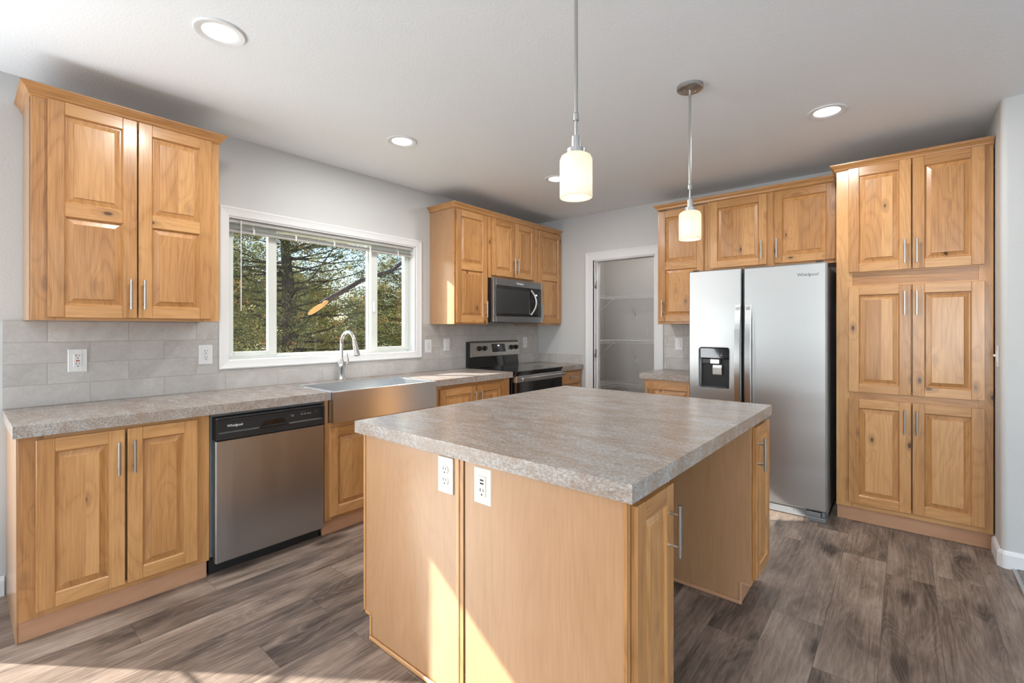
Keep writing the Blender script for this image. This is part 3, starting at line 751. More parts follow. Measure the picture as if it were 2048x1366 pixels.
# ---- dishwasher
T = TW()
dw = thing('dishwasher', 'stainless steel dishwasher with black control strip under the counter', 'dishwasher', (.32, -3.353, 0))
U0, U1 = -3.6515, -3.0535
m = MB(); m.box(-3.6655, -3.0405, .02, .588, .10, .862, T, c=.002); m.build('body', GREYMET, dw)
m = MB(); m.box(-3.66, -3.046, .10, .560, .0005, .0995, T, c=.002); m.build('toe_panel', BLACK, dw)
m = MB(); m.box(-3.662, -3.044, .588, .600, .846, .862, T, c=.001); m.build('mounting_strip', GREYMET, dw)
m = MB(); m.box(U0, U1, .590, .640, .0735, .7215, T, c=.006); m.build('door_panel', STEELD, dw)
m = MB()                                                                    # black control strip with a scooped grip
pa = [(.590, .7225), (.640, .7225), (.646, .7240), (.646, .757), (.640, .762), (.634, .765), (.634, .828), (.642, .834), (.640, .8405), (.590, .8425)]
for (a, b) in ((U0, U0 + .012), (U1 - .012, U1)):
    m.sweep([(a, 0, 0, 1), (b, 0, 0, 1)], [(p, q) for p, q in [(.590, .7225), (.640, .7225), (.646, .7240), (.646, .834), (.640, .8405), (.590, .8425)]], T)
m.sweep([(U0 + .012, 0, 0, 1), (U1 - .012, 0, 0, 1)], pa, T)
cp = m.build('control_panel', BLACK, dw)
m = MB(); P = [(-3.425, .7625), (-3.415, .782), (-3.385, .793), (-3.30, .796), (-3.285, .7625)]
m.face([(u, .6345, z) for u, z in P], T); hl = [(u, .6375, z) for u, z in P]
for i in range(len(P)): j = (i + 1) % len(P); m.face([(P[i][0], .6345, P[i][1]), (P[j][0], .6345, P[j][1]), hl[j], hl[i]], T)
m.face(hl, T); m.box(-3.435, -3.275, .634, .652, .7585, .7655, T, c=.002); m.build('grip', BLKGLOSS, cp)
m = MB()
for k in range(6): m.box(-3.58 + k * .016, -3.571 + k * .016, .633, .6345, .8225, .8255, T)
m.build('vent_slots', DARKGREY, cp)
for grp in (((-3.262, .803, .024, .0018), (-3.252, .793, .010, .008)), ((-3.20, .812, .004, .002), (-3.192, .812, .004, .002), (-3.184, .812, .004, .002), (-3.176, .812, .004, .002)),
            ((-3.198, .797, .014, .007), (-3.178, .797, .014, .007), (-3.158, .797, .010, .007), (-3.145, .797, .010, .007)), ((-3.118, .806, .022, .0015),)):
    m = MB()
    for (u, z, w, h) in grp: m.box(u, u + w, .6338, .6346, z, z + h, T)
    m.build('button_marks', KEYM, cp)
text('logo', 'Whirlpool', .0185, LOGOW, cp, (.6346, -3.556, .792), RW_); swoosh('logo_ring', LOGOW, cp, T, -3.553, .6346, .791, .008)

# ---- range
rg = thing('range', 'stainless steel electric range with black glass cooktop below the microwave', 'range', (.34, -.843, 0))
V0, V1 = -1.2155, -.4545
m = MB(); m.box(V0, V1, .02, .615, .06, .893, T, c=.003); m.box(V0 + .03, V1 - .03, .06, .56, .0005, .06, T); m.build('body', BLACK, rg)
m = MB(); m.box(V0 - .003, V1 + .002, .035, .668, .8935, .917, T, c=.004); ct = m.build('cooktop', BLKGLOSS, rg)
m = MB(); m.box(V0, V1, .616, .652, .873, .893, T, c=.002); m.build('front_trim', BLKGLOSS, rg)
m = MB(); m.sweep([(V0 + .004, 0, 0, 1), (V1 - .004, 0, 0, 1)], [(.010, .917), (.075, .917), (.062, 1.022), (.010, 1.022)], T); m.build('backguard', BLKGLOSS, rg)
m = MB(); m.sweep([(V0 + .004, 0, 0, 1), (V0 + .012, 0, 0, 1), (V1 - .012, 0, 0, 1), (V1 - .004, 0, 0, 1)], [(.012, 1.0225), (.094, 1.0225), (.096, 1.030), (.068, 1.165), (.060, 1.178), (.048, 1.184), (.012, 1.184)], T)
bp = m.build('control_panel', steel('range_steel', (.52, .51, .49), .32, (200, 5, 200), (1, 1, 1), .03), rg)
m = MB(); m.box(V0 - .002, V0 + .004, .0095, .062, .917, 1.176, T); m.build('side_cap', BLACK, rg)
def slope(z): return .0965 - (z - 1.03) * .2074
for u in (-1.098, -1.018, -.592, -.515):
    m = MB(); z = 1.108; n = slope(z); ax = Vector((.98, 0, .2)); c0 = Vector((n, u, z)); m.tube([c0 - ax * .001, c0 + ax * .006, c0 + ax * .008, c0 + ax * .028], [.026, .026, .021, .018], 16)
    k = m.build('knob', BLACK, bp)
    m = MB(); m.box(u - .004, u + .004, n + .024, n + .036, z - .014, z + .024, T, c=.002); m.build('pointer', DARKGREY, k)
m = MB(); q = [(-.905, 1.066), (-.695, 1.066), (-.695, 1.150), (-.905, 1.150)]
a = [(u, slope(z) + .0012, z) for u, z in q]; b = [(u, slope(z) - .002, z) for u, z in q]
m.face(a, T); m.face(b[::-1], T)
for i in range(4): j = (i + 1) % 4; m.face([a[i], a[j], b[j], b[i]], T)
dp = m.build('display', BLKGLOSS, bp)
def mark(m, u0, u1, z0, z1): m.face([(u0, slope(z0) + .0016, z0), (u1, slope(z0) + .0016, z0), (u1, slope(z1) + .0016, z1), (u0, slope(z1) + .0016, z1)], T)
m = MB(); mark(m, -.815, -.785, 1.125, 1.139); m.build('clock', LCD, dp)
m = MB()
for (i, j) in [(i, j) for i in range(3) for j in range(3)]: mark(m, -.89 + i * .022, -.879 + i * .022, 1.080 + j * .020, 1.085 + j * .020)
m.build('key_marks', KEYM, dp); m = MB()
for (i, j) in [(i, j) for i in range(2) for j in range(4)]: mark(m, -.745 + i * .022, -.735 + i * .022, 1.078 + j * .017, 1.084 + j * .017)
m.build('key_marks', KEYM, dp)
m = MB(); m.box(V0 + .002, V1 - .002, .616, .662, .175, .810, T, c=.004); dr = m.build('oven_door', BLKGLOSS, rg)
m = MB(); m.box(V0 + .002, V1 - .002, .616, .668, .8105, .8715, T, c=.003); m.build('door_rail', STEELS, dr)
m = MB(); m.box(V0 + .05, V1 - .01, .690, .708, .826, .858, T, c=.007)
for u in (V0 + .08, V1 - .05): m.box(u, u + .025, .667, .692, .832, .852, T, c=.002)
m.build('handle', NICKEL, dr)
m = MB(); m.box(V0 + .002, V1 - .002, .616, .655, .062, .172, T, c=.004); m.build('storage_drawer', STEELS, rg)

# ---- microwave
mw = thing('microwave', 'over-the-range stainless microwave hung below the short wall cabinet', 'microwave', (.2, -.842, 1.372))
M0, M1 = -1.2357, -.4497
m = MB(); m.box(M0 + .002, M1 - .001, .009, .372, 1.374, 1.8015, T, c=.002); m.build('body', BLACK, mw)
m = MB(); ring(m, M0, M1, 1.3735, 1.8000, .3725, .402, .040, .016, .060, .068, T, c=.003); dm = m.build('door_frame', STEELM, mw)
m = MB(); m.box(M0 + .0395, M1 - .0155, .374, .4005, 1.433, 1.7325, T); dgl = m.build('window', BLKGLOSS, mw)
m = MB(); m.box(M0 + .0405, -.667, .4004, .4010, 1.462, 1.700, T); m.build('mesh_screen', DARKGLASS, dgl)
m = MB(); m.box(M0 + .02, M1 - .02, .06, .36, 1.362, 1.3735, T, c=.002); m.build('vent_grille', GREYMET, mw)
m = MB(); pts = []
for k in range(13):
    t = -1 + k / 6; pts.append((.405 + .040 * (1 - t * t), -.655 + .040 * (1 - t * t) , 1.583 + t * .128))
m.tube(pts, .0095, 10); m.build('handle', NICKEL, dm)
m = MB(); m.box(-.585, -.545, .4006, .4014, 1.655, 1.672, T); m.build('clock', LCD, dgl)
for u in (-.56, -.53):
    m = MB()
    for j in range(7): m.box(u, u + .008, .4006, .4012, 1.47 + j * .022, 1.474 + j * .022, T)
    m.build('key_marks', KEYM, dgl)
text('logo', 'Whirlpool', .026, LOGOW, dm, (.4022, -.835, 1.765), RW_); swoosh('logo_ring', LOGOW, dm, T, -.83, .4022, 1.763, .011)

# ---- refrigerator
T = TB()
fr = thing('refrigerator', 'side-by-side stainless steel refrigerator with ice and water dispenser', 'refrigerator', (2.54, -.42, 0))
FX0, FXM0, FXM1, FX1 = 2.079, 2.463, 2.479, 2.9975; FY = .760
m = MB(); m.box(FX0 + .004, FX1 - .003, .06, .680, .03, 1.740, T, c=.004); m.build('body', GREYMET, fr)
m = MB(); m.box(FX0 + .02, FX1 - .02, .60, .698, .055, 1.735, T); m.build('gasket', BLACK, fr)
def fdoor(u0, u1, cut=None):
    m = MB(); z0, z1 = .066, 1.764; n0, n1 = .700, FY; r = .010
    if cut is None: m.box(u0, u1, n0, n1, z0, z1, T, c=r)
    else:
        c0, c1, d0, d1 = cut
        m.box(u0, c0, n0, n1, z0, z1, T, c=.002); m.box(c1, u1, n0, n1, z0, z1, T, c=.002); m.box(c0 - .002, c1 + .002, n0, n1, z0, d0, T, c=.002); m.box(c0 - .002, c1 + .002, n0, n1, d1, z1, T, c=.002)
        m.box(c0, c1, n0, n0 + .008, d0, d1, T)
    return m.build('door', STEEL, fr)
DC = (2.155, 2.384, .850, 1.169)
def fdoor_left():
    """freezer door: one front skin with a round-cornered hole for the dispenser"""
    u0, u1, z0, z1, n0, n1 = FX0, FXM0, .066, 1.764, .700, FY; c0, c1, d0, d1 = DC; rr = .018
    m = MB(); hole = []
    for (cx, cz, a0) in ((c1 - rr, d1 - rr, 0), (c0 + rr, d1 - rr, 90), (c0 + rr, d0 + rr, 180), (c1 - rr, d0 + rr, 270)):
        for k in range(5): a = math.radians(a0 + k * 22.5); hole.append((cx + rr * math.cos(a), cz + rr * math.sin(a)))
    b = .006; oc = [(u1 - b, z1 - b), (u0 + b, z1 - b), (u0 + b, z0 + b), (u1 - b, z0 + b)]
    for q in range(4):
        h = hole[q * 5:q * 5 + 5]; nx = hole[(q * 5 + 5) % 20]; o, o2 = oc[q], oc[(q + 1) % 4]
        for k in range(4): m.face([(o[0], n1, o[1]), (h[k + 1][0], n1, h[k + 1][1]), (h[k][0], n1, h[k][1])], T)
        m.face([(o[0], n1, o[1]), (o2[0], n1, o2[1]), (nx[0], n1, nx[1]), (h[4][0], n1, h[4][1])], T)
    for k in range(20):
        a, c = hole[k], hole[(k + 1) % 20]; m.face([(a[0], n1, a[1]), (c[0], n1, c[1]), (c[0], n1 - .05, c[1]), (a[0], n1 - .05, a[1])], T)
    m.face([(p[0], n1 - .05, p[1]) for p in hole], T)
    fr_ = [(u1 - b, n1, z1 - b), (u0 + b, n1, z1 - b), (u0 + b, n1, z0 + b), (u1 - b, n1, z0 + b)]; sd = [(u1, n1 - b, z1), (u0, n1 - b, z1), (u0, n1 - b, z0), (u1, n1 - b, z0)]; bk = [(p[0], n0, p[2]) for p in sd]
    for A, B in ((fr_, sd), (sd, bk)):
        for i in range(4): j = (i + 1) % 4; m.face([A[i], A[j], B[j], B[i]], T)
    m.face(bk[::-1], T); return m.build('door', STEEL, fr), hole
ld, hole = fdoor_left(); rd = fdoor(FXM1, FX1)
m = MB()                                                                    # dispenser: bright bezel, glossy panel, dark recess
cx, cz = (DC[0] + DC[1]) / 2, (DC[2] + DC[3]) / 2
def sc(p, k): return (cx + (p[0] - cx) * (1 - k / .115), cz + (p[1] - cz) * (1 - k / .16))
for k in range(20):
    a, c = hole[k], hole[(k + 1) % 20]; a1, c1 = sc(a, -.003), sc(c, -.003); a2, c2 = sc(a, .002), sc(c, .002)
    m.face([(a1[0], FY + .0004, a1[1]), (c1[0], FY + .0004, c1[1]), (c2[0], FY + .003, c2[1]), (a2[0], FY + .003, a2[1])], T)
    m.face([(a2[0], FY + .003, a2[1]), (c2[0], FY + .003, c2[1]), (c2[0], FY - .02, c2[1]), (a2[0], FY - .02, a2[1])], T)
m.build('dispenser_bezel', SILVER, ld)
m = MB(); m.box(DC[0] + .003, DC[1] - .003, .7105, .752, 1.078, 1.166, T, c=.008); dpn = m.build('dispenser_panel', BLKGLOSS, ld)
m = MB(); m.box(DC[0] + .003, DC[1] - .003, .7102, .7125, .853, 1.078, T); m.build('dispenser_recess', BLACK, ld)
m = MB(); m.box(DC[0] + .02, DC[0] + .155, .7125, .742, 1.040, 1.0775, T, c=.004); m.build('nozzle_block', DARKGREY, ld)
m = MB(); m.box(2.238, 2.305, .742, .7485, 1.040, 1.075, T, c=.002); m.build('nozzle', SILVER, ld)
m = MB(); m.sweep([(2.255, 0, 0, 1), (2.320, 0, 0, 1)], [(.724, 1.034), (.738, 1.030), (.745, 1.010), (.742, .962), (.736, .955), (.732, .960), (.734, 1.005), (.722, 1.022)], T); m.build('paddle', SILVER, ld)
m = MB(); m.box(DC[0] + .02, DC[1] - .02, .713, .752, .858, .866, T, c=.003)
for k in range(9): m.box(DC[0] + .03 + k * .02, DC[0] + .036 + k * .02, .715, .750, .866, .868, T)
m.build('drip_tray', DARKGREY, ld)
m = MB()
for k in range(6): m.box(DC[0] + .05 + k * .022, DC[0] + .062 + k * .022, .7515, .7526, 1.105, 1.109, T); m.box(DC[0] + .055 + k * .022, DC[0] + .06 + k * .022, .7515, .7526, 1.118, 1.121, T)
m.build('button_marks', plain('dispenser_marks', (.5, .5, .5), .4), dpn)
def fhandle(d, u):
    m = MB(); n = 24; prof = []
    for k in range(n + 1):
        z = .62 + (1.489 - .62) * k / n; t = (k / n) * 2 - 1; y = FY + .022 + .030 * (1 - abs(t) ** 2.2); prof.append((y, z))
    for k in range(n):
        (y0, za), (y1, zb) = prof[k], prof[k + 1]
        for sA, sB in (((0, 0), (1, 0)), ((1, 0), (1, 1)), ((1, 1), (0, 1)), ((0, 1), (0, 0))):
            def q(s, y, z): return (u - .019 + .038 * s[0], y - .016 * s[1], z)
            m.face([q(sA, y0, za), q(sB, y0, za), q(sB, y1, zb), q(sA, y1, zb)], T)
    for k in (0, n):
        y, z = prof[k]; m.face([(u - .019, y, z), (u + .019, y, z), (u + .019, y - .016, z), (u - .019, y - .016, z)], T)
    for z in (.635, 1.46): m.box(u - .014, u + .014, FY - .001, FY + .028, z - .012, z + .012, T)
    return m.build('handle', HANDLEM, d)
fhandle(ld, 2.447); fhandle(rd, 2.518)
text('logo', 'Whirlpool', .030, LOGOD, rd, (2.887, -FY - .0004, 1.6835), RB_); swoosh('logo_ring', LOGOD, rd, T, 2.889, FY + .0006, 1.682, .013)
m = MB(); m.box(FX0 + .02, 2.880, .670, .735, .005, .060, T, c=.003)
for k in range(6): m.box(FX0 + .03 + k * .14, FX0 + .16 + k * .14, .735, .7365, .030, .052, T)
m.build('base_grille', [GREYMET], fr)
m = MB(); m.box(2.8805, FX1 - .004, .63, .772, .0008, .030, T, c=.003); m.box(2.8805, FX1 - .035, .68, .758, .030, .060, T, c=.002); m.box(FX1 - .032, FX1 - .010, .70, .755, .030, .064, T, c=.004); m.build('foot_cover', GREYMET, fr)
m = MB(); m.box(FX1 - .07, FX1 - .02, .64, .74, 1.7405, 1.775, T, c=.008); m.box(FX0 + .02, FX0 + .07, .64, .74, 1.7405, 1.775, T, c=.008); m.build('hinge_cover', BLACK, fr)

# ================================================================== outlets and switches
def plate(name, label, T, u, z, n=0.0, kind='duplex', mat=None, w=.0775, h=.122, cat='outlet', group=None):
    mat = mat or PLASTW
    r = thing(name, label, cat, T(u, n, z), group)
    m = MB(); m.box(u - w / 2, u + w / 2, n, n + .006, z - h / 2, z + h / 2, T, c=.0025); m.build('cover_plate', mat, r)
    def slots(m, cu, cz, k=1.0):
        m.box(cu - .0075 * k, cu - .0050 * k, n + .0075, n + .0095, cz + .000, cz + .010 * k, T); m.box(cu + .0048 * k, cu + .0070 * k, n + .0075, n + .0095, cz + .001, cz + .009 * k, T)
        m.box(cu - .0025, cu + .0025, n + .0075, n + .0095, cz - .011 * k, cz - .006 * k, T)
    if kind == 'duplex':
        for dz in (.0195, -.0195):
            m = MB(); pts = [(u + .0172 * math.cos(t) * 1.0, z + dz + max(-.0135, min(.0135, .0172 * math.sin(t)))) for t in [k * math.pi / 12 for k in range(24)]]
            a = [(x, n + .009, y) for x, y in pts]; b = [(x, n + .005, y) for x, y in pts]; m.face(a, T)
            for i in range(24): j = (i + 1) % 24; m.face([a[i], a[j], b[j], b[i]], T)
            rc = m.build('receptacle', mat, r); m = MB(); slots(m, u, z + dz); m.build('slots', SLOT, rc)
    else:
        m = MB(); m.box(u - .0170, u + .0170, n + .004, n + .0088, z - .0335, z + .0335, T, c=.0012)
        rc = m.build('receptacle' if kind != 'toggle' else 'switch_body', mat, r)
        if kind == 'gfci':
            m = MB(); slots(m, u, z + .021); slots(m, u, z - .021); m.build('slots', SLOT, rc)
            m = MB(); m.box(u - .007, u + .007, n + .0085, n + .0105, z - .0045, z + .002, T); m.build('reset_button', RED, rc)
        elif kind == 'usb':
            m = MB(); slots(m, u, z - .018, 1.1); m.box(u - .008, u + .008, n + .0075, n + .0095, z + .018, z + .023, T); m.box(u - .008, u + .008, n + .0075, n + .0095, z + .007, z + .012, T); m.build('slots', SLOT, rc)
        elif kind == 'toggle':
            m = MB(); m.box(u - .0045, u + .0045, n + .0085, n + .020, z - .001, z + .011, T, c=.0015); m.build('toggle', mat, rc)
        else:
            m = MB(); m.box(u - .002, u + .002, n + .0085, n + .010, z - .002, z + .002, T); m.build('jack', SLOT, rc)
    if kind != 'duplex' or True:
        m = MB()
        for dz in ((h / 2 - .012, -h / 2 + .012) if kind != 'duplex' else (0,)): m.box(u - .0025, u + .0025, n + .0058, n + .0068, z + dz - .0025, z + dz + .0025, T, c=.001)
        m.build('screw', SILVER, r)
    return r
T = TW()
plate('wall_outlet', 'white outlet with a red reset button below the large left wall cabinet', T, -4.106, 1.1415, .0081, 'gfci')
plate('wall_outlet', 'white duplex outlet just left of the window casing', T, -3.508, 1.147, .0081)
plate('wall_outlet', 'white duplex outlet just right of the window casing', T, -1.704, 1.1495, .0081)
plate('light_switch', 'white toggle switch on the tiles left of the range', T, -1.4765, 1.1555, .0081, 'toggle', cat='switch')
plate('wall_outlet', 'white duplex outlet on the tiles right of the range', T, -.262, 1.1525, .0081)
plate('wall_outlet', 'white single-jack wall plate between the pantry doorway and the refrigerator', TB(), 1.7205, 1.165, .0081, 'jack')
plate('island_outlet', 'ivory duplex outlet on the island end panel', TB(), 2.1425, .789, 3.3941, 'duplex', PLASTC, .080, .130)
plate('island_outlet', 'ivory outlet with two charging ports on the island end, right of the panel seam', TB(), 2.3205, .7865, 3.3886, 'usb', PLASTC, .080, .122)
plate('light_switch', 'white toggle switch seen edge-on beside the pantry cabinet', lambda u, n, z: (3.803 - n, u, z), -.715, 1.154, 0.0003, 'toggle', cat='switch')

# ================================================================== ceiling lights
def downlight(label, x, y):
    r = thing('recessed_light', label, 'ceiling light', (x, y, ZC), 'recessed ceiling lights')
    m = MB(); m.lathe(x, y, [(.098, ZC - .0004), (.098, ZC - .004), (.094, ZC - .008), (.070, ZC - .006), (.066, ZC - .0035), (.066, ZC - .0004)], 48); m.build('trim_ring', WHITE, r)
    m = MB(); m.lathe(x, y, [(.0, ZC - .0042), (.064, ZC - .0042), (.066, ZC - .0030), (.066, ZC - .0012)], 48); m.build('diffuser', LEDG, r)
    l = lamp('recessed_lamp', 'AREA', (x, y, ZC - .012), 10, (1, .98, .95), (0, 0, -1), shape='DISK', size=.13)
    l.parent = r; l.location = (0, 0, -.012)
downlight('round recessed ceiling light nearest the large left wall cabinet', 1.163, -3.800)
downlight('round recessed ceiling light in front of the sink window', .803, -2.590)
downlight('round recessed ceiling light near the pantry cabinet', 3.0505, -1.262)
downlight('round recessed ceiling light near the range, half hidden behind a pendant', 1.148, -1.265)


def pendant(label, x, y, zb):
    """zb = bottom of the glass shade"""
    r = thing('pendant_light', label, 'pendant light', (x, y, zb), 'pendant lights over the island')
    m = MB(); m.lathe(x, y, [(.0, ZC - .024), (.050, ZC - .024), (.056, ZC - .020), (.060, ZC - .020), (.065, ZC - .016), (.065, ZC - .0005)], 40); c = m.build('canopy', NICKEL, r)
    m = MB()
    for k in (0, 1): a = .9 + k * math.pi; m.lathe(x + .03 * math.cos(a), y + .03 * math.sin(a), [(.0, ZC - .032), (.004, ZC - .030), (.0045, ZC - .024)], 10)
    m.build('screw', NICKEL, c)
    m = MB(); m.tube([(x, y, ZC - .022), (x, y, ZC - .052)], .0085, 12); m.tube([(x, y, ZC - .05), (x, y, zb + .285)], .0062, 12); m.build('upper_rod', NICKEL, r)
    m = MB(); m.tube([(x, y, zb + .262), (x, y, zb + .285), (x, y, zb + .288)], [.0092, .0092, .007], 14); m.build('coupling', NICKEL, r)
    m = MB(); m.tube([(x, y, zb + .262), (x, y, zb + .205)], .0048, 12); m.build('lower_rod', NICKEL, r)
    m = MB(); m.lathe(x, y, [(.006, zb + .210), (.0145, zb + .208), (.0145, zb + .170), (.029, zb + .166), (.029, zb + .150), (.020, zb + .147)], 28); m.build('socket_cap', NICKEL, r)
    R = .055
    m = MB(); m.lathe(x, y, [(R - .003, zb), (R, zb + .001), (R, zb + .128), (R - .005, zb + .140), (R - .016, zb + .1468), (.012, zb + .1475), (.012, zb + .1445), (R - .017, zb + .1438), (R - .008, zb + .138), (R - .003, zb + .127), (R - .003, zb)], 48); m.build('glass_shade', FROST, r)
    m = MB(); m.lathe(x, y, [(.0, zb + .030), (.014, zb + .033), (.024, zb + .045), (.026, zb + .058), (.020, zb + .075), (.012, zb + .090), (.012, zb + .143)], 20); m.build('bulb', BULB, r)
    l = lamp('pendant_lamp', 'POINT', (0, 0, .06), 0.32, (1, .88, .72), shadow_soft_size=.03); l.parent = r; l.location = (0, 0, .045)
pendant('nearer pendant light with frosted glass shade, its rod leaving the top of the photo', 2.545, -3.170, 1.755)
pendant('farther pendant light with frosted glass shade and its round nickel canopy in view', 2.540, -2.059, 1.776)

# ================================================================== pantry wire shelves, lit by the closet's own ceiling lamp
lamp('pantry_ceiling_lamp', 'POINT', (1.12, .50, 2.50), 9, (1, .96, .91), shadow_soft_size=.05)
def shelf_back(label, z, group):
    r = thing('wire_shelf', label, 'shelf', (1.2, 1.15, z), group); y0, y1 = 1.0, PBY - .004; x0, x1 = .200, 1.995
    m = MB()
    for (y, zz) in ((y0, z), (y0 - .001, z - .028), (y1, z), ((y0 + y1) / 2, z - .004)): m.tube([(x0, y, zz), (x1, y, zz)], .0032, 6)
    k = x0 + .01
    while k < x1: m.tube([(k, y0 - .001, z - .028), (k, y0, z + .002), (k, y1, z + .002)], .0014, 4, cap=False); k += .0254
    m.build('wire_deck', WIRE, r)
    for x in (.665, 1.55):
        m = MB(); m.tube([(x + .02, y0 + .004, z - .030), (x, PBY - .012, z - .262)], .0042, 6); m.box(x - .011, x + .011, PBY - .014, PBY - .0005, z - .285, z - .25, c=.003); m.build('brace', WIRE, r)
    m = MB()
    for x in (.60, .70, 1.1, 1.5): m.box(x - .006, x + .006, PBY - .014, PBY - .0005, z - .006, z + .016, c=.002)
    m.build('wall_clip', PLASTW, r)
def shelf_left(label, z, group):
    r = thing('wire_shelf', label, 'shelf', (.35, .6, z), group); x0, x1 = .199, .50; y0, y1 = .16, PBY - .006
    m = MB()
    for (x, zz, ya) in ((x1, z, y0), (x1 + .001, z - .028, y0), (x0, z, y0), ((x0 + x1) / 2, z - .004, y0)): m.tube([(x, ya, zz), (x, .992, zz)], .0032, 6)
    k = y0 + .01
    while k < .99:
        xe = x1
        m.tube([(xe + .001, k, z - .028), (xe, k, z + .002), (x0, k, z + .002)] if k < .998 else [(xe, k, z + .002), (x0, k, z + .002)], .0014, 4, cap=False); k += .0254
    m.build('wire_deck', WIRE, r)
    m = MB(); m.tube([(x1 - .004, .97, z - .030), (.207, .99, z - .262)], .0042, 6); m.box(.1955, .209, .98, 1.0, z - .285, z - .25, c=.003); m.build('brace', WIRE, r)
    m = MB(); m.box(.490, .515, .972, .990, z - .045, z - .032, c=.004); m.build('corner_joiner', PLASTW, r)
for z, wd in ((1.727, 'top'), (1.157, 'middle'), (.595, 'lowest')):
    shelf_back('white wire shelf along the back wall of the pantry, %s of three' % wd, z, 'pantry back wall shelves')
    shelf_left('white wire shelf along the left wall of the pantry, %s of three' % wd, z, 'pantry left wall shelves')

# ================================================================== outside the window, all seen through glass
m = MB(); N = 24
def gz(x, y): return -.75 + .25 * math.sin(x * .11 + y * .07) + max(0.0, (math.hypot(x, y) - 14)) * .014
GX = [-.6 - (k / N) ** 2 * 130 for k in range(N + 1)]; GYs = [-50 + k * 170 / 40 for k in range(41)]
for i in range(N):
    for j in range(40):
        q = [(GX[i], GYs[j]), (GX[i + 1], GYs[j]), (GX[i + 1], GYs[j + 1]), (GX[i], GYs[j + 1])]; m.face([(x, y, gz(x, y)) for x, y in q], I, smooth=True)
struct(m.build('ground', GROUND))


def sprigs(m, c, rad, n, size, rng, tone=0.0):
    """a tuft of small scale-leaf twigs round c"""
    org = rng.random() < .05; base = .40 + tone + rng.gauss(0, .15); R = rng.random; U = rng.uniform
    for _ in range(n):
        a = U(0, 6.2832); z = U(-1, 1); q = R() ** .5; h = (1 - z * z) ** .5
        dx, dy, dz = h * math.cos(a), h * math.sin(a), z
        px, py, pz = c.x + dx * q * rad, c.y + dy * q * rad, c.z + dz * q * rad * .7
        dx += U(-.6, .6); dy += U(-.6, .6); dz += U(-.2, .9)
        sx, sy, sz = dy * .6 - dz, dz - dx * .3, dx - dy * .8
        k = (dx * dx + dy * dy + dz * dz) ** -.5; L = size * U(.6, 1.5); w = L * .24 * (sx * sx + sy * sy + sz * sz + 1e-6) ** -.5; k *= L
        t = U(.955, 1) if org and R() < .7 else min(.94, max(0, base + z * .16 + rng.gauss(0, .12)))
        b = len(m.v)
        m.v += [(px - sx * w * .4, py - sy * w * .4, pz - sz * w * .4), (px + dx * k * .5 - sx * w, py + dy * k * .5 - sy * w, pz + dz * k * .5 - sz * w),
                (px + dx * k, py + dy * k, pz + dz * k), (px + dx * k * .5 + sx * w, py + dy * k * .5 + sy * w, pz + dz * k * .5 + sz * w)]
        m.poly([b, b + 1, b + 2, b + 3], 0, False, None, t)


def tree(name, label, x, y, h, r, crown, n, size, seed, lean=(0, 0), low=.12, trunk_r=.14, group=None, limbs=(), per=26, tone=0.0, cr=.14, tufts=21):
    rng = random.Random(seed); z0 = gz(x, y) - .05
    root = thing(name, label, 'tree', (x, y, z0), group)
    mt = MB(); path = []
    for k in range(8):
        t = k / 7; path.append(Vector((x + lean[0] * t + .05 * math.sin(t * 7 + seed), y + lean[1] * t + .05 * math.cos(t * 5 + seed), z0 + h * .92 * t)))
    mt.tube(path, [trunk_r * (1 - .86 * k / 7) * (1.25 if k == 0 else 1) for k in range(8)], 10, bd=.5)
    mf = MB()
    for i in range(n):
        t = low + (1 - low) * (i + rng.random()) / n; a = rng.uniform(0, 2 * math.pi)
        kk = t * 7; b0 = path[min(6, int(kk))].lerp(path[min(7, int(kk) + 1)], kk - int(kk))
        L = r * (crown(t)) * rng.uniform(.55, 1.08); up = rng.uniform(-.12, .45)
        e = b0 + Vector((math.cos(a) * L, math.sin(a) * L, up * L)); mid = b0.lerp(e, .5) + Vector((0, 0, -.06 * L + rng.uniform(-.05, .08)))
        mt.tube([b0, mid, e], [trunk_r * .18 * (1 - t * .6), trunk_r * .10 * (1 - t * .6), .005], 5, cap=False)
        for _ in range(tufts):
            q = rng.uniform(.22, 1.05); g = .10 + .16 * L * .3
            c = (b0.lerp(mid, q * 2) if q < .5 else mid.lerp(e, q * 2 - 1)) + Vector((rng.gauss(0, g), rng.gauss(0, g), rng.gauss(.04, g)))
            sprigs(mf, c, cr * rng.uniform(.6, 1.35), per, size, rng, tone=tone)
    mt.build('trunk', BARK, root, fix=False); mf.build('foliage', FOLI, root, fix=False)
    return root
def cone(t): return .35 + .85 * math.sin(math.pi * min(1, .18 + .8 * (1 - t)))
def lob(t): return .5 + .55 * math.sin(math.pi * (1 - t) * .9 + .2)
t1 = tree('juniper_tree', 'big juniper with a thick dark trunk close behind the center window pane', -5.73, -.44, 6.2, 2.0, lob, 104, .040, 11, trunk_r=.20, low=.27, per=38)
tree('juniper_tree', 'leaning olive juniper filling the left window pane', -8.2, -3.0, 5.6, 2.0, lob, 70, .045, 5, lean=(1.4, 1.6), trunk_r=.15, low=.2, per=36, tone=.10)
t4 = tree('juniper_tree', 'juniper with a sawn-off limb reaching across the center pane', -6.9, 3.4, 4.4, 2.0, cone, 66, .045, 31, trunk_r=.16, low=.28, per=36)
tree('juniper_tree', 'dense dark juniper behind the right window pane', -13.6, 8.6, 4.6, 2.3, cone, 66, .065, 23, trunk_r=.16, low=.10, per=34, tone=-.06, cr=.2)
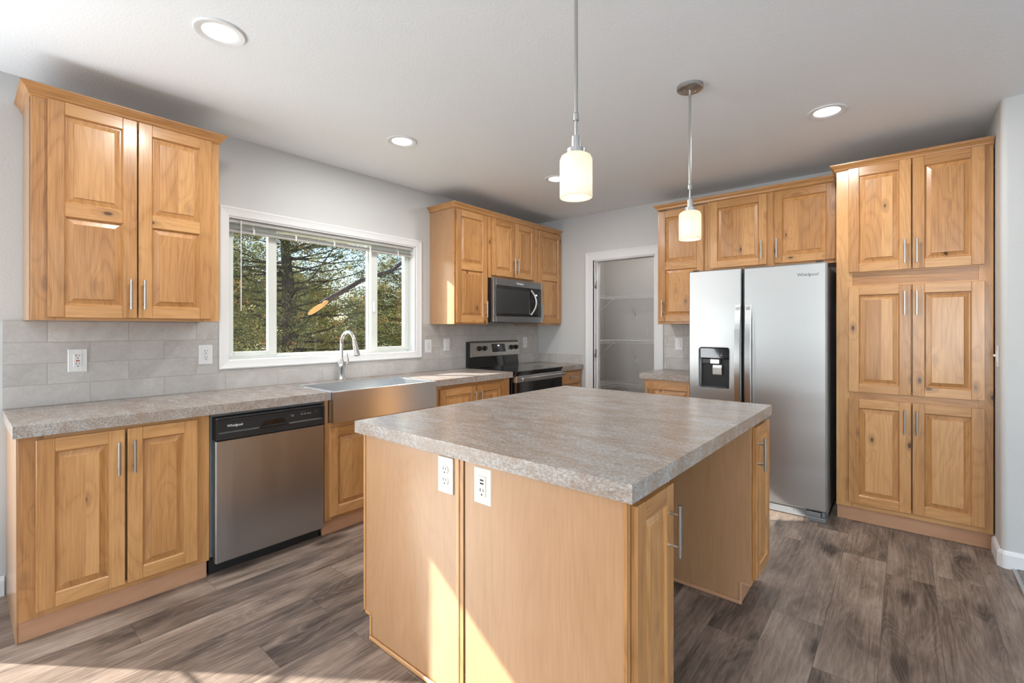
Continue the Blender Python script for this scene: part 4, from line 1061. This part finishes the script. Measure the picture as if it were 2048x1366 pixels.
tree('juniper_tree', 'broad pale juniper seen between the trunk and the sawn-off limb', -12.0, 2.6, 4.6, 2.3, lob, 60, .062, 47, trunk_r=.15, low=.16, per=32, tone=.05, cr=.2)
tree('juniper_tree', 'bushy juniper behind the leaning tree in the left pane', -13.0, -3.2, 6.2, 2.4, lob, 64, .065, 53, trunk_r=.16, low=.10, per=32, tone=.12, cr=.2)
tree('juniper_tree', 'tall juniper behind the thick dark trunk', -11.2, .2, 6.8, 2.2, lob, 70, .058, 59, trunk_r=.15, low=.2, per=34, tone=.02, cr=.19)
A, B = Vector((-6.9, 3.4, 3.3)), Vector((-2.33, -1.50, 1.62))
m = MB(); m.tube([A, A.lerp(B, .35) + Vector((0, 0, -.12)), Vector((-2.95, -.56, 2.04)), B + Vector((-.03, -.02, 0))], [.050, .040, .034, .034], 10, cap=False)
lm = m.build('limb', BARK, t4, fix=False)
a1 = Vector((-.16, -.14, -.15)).normalized(); vw = Vector((3.4, -4.5, 1.6)) - B; nn = (vw - a1 * vw.dot(a1)).normalized(); a2 = nn.cross(a1); cc = B + a1 * .10
m = MB(); E0 = [cc + a1 * .125 * math.cos(k * math.pi / 8) + a2 * .034 * math.sin(k * math.pi / 8) for k in range(16)]
F0 = [p - nn * .07 + (-a1) * .05 for p in E0]
m.face([tuple(p) for p in E0], I)
for k in range(16): j = (k + 1) % 16; m.face([tuple(E0[k]), tuple(E0[j]), tuple(F0[j]), tuple(F0[k])], I)
m.build('sawn_end', CUTWOOD, lm)
for i, (x, y, h) in enumerate(((-30, 8, 5.5), (-34, 12.5, 6), (-38, 17, 5.5), (-36, 22, 6.5), (-30, 21, 5), (-44, 27, 7), (-26, 13.5, 4.2), (-40, 7, 6), (-48, 14, 7), (-52, 22, 7.5))):
    tree('juniper_tree', 'small distant juniper standing in the dry grass far beyond the window', x, y, h, h * .34, cone, 26, .22, 40 + i, trunk_r=.16, low=.04, per=30, group='distant junipers beyond the window', tone=-.08, cr=.55, tufts=8)
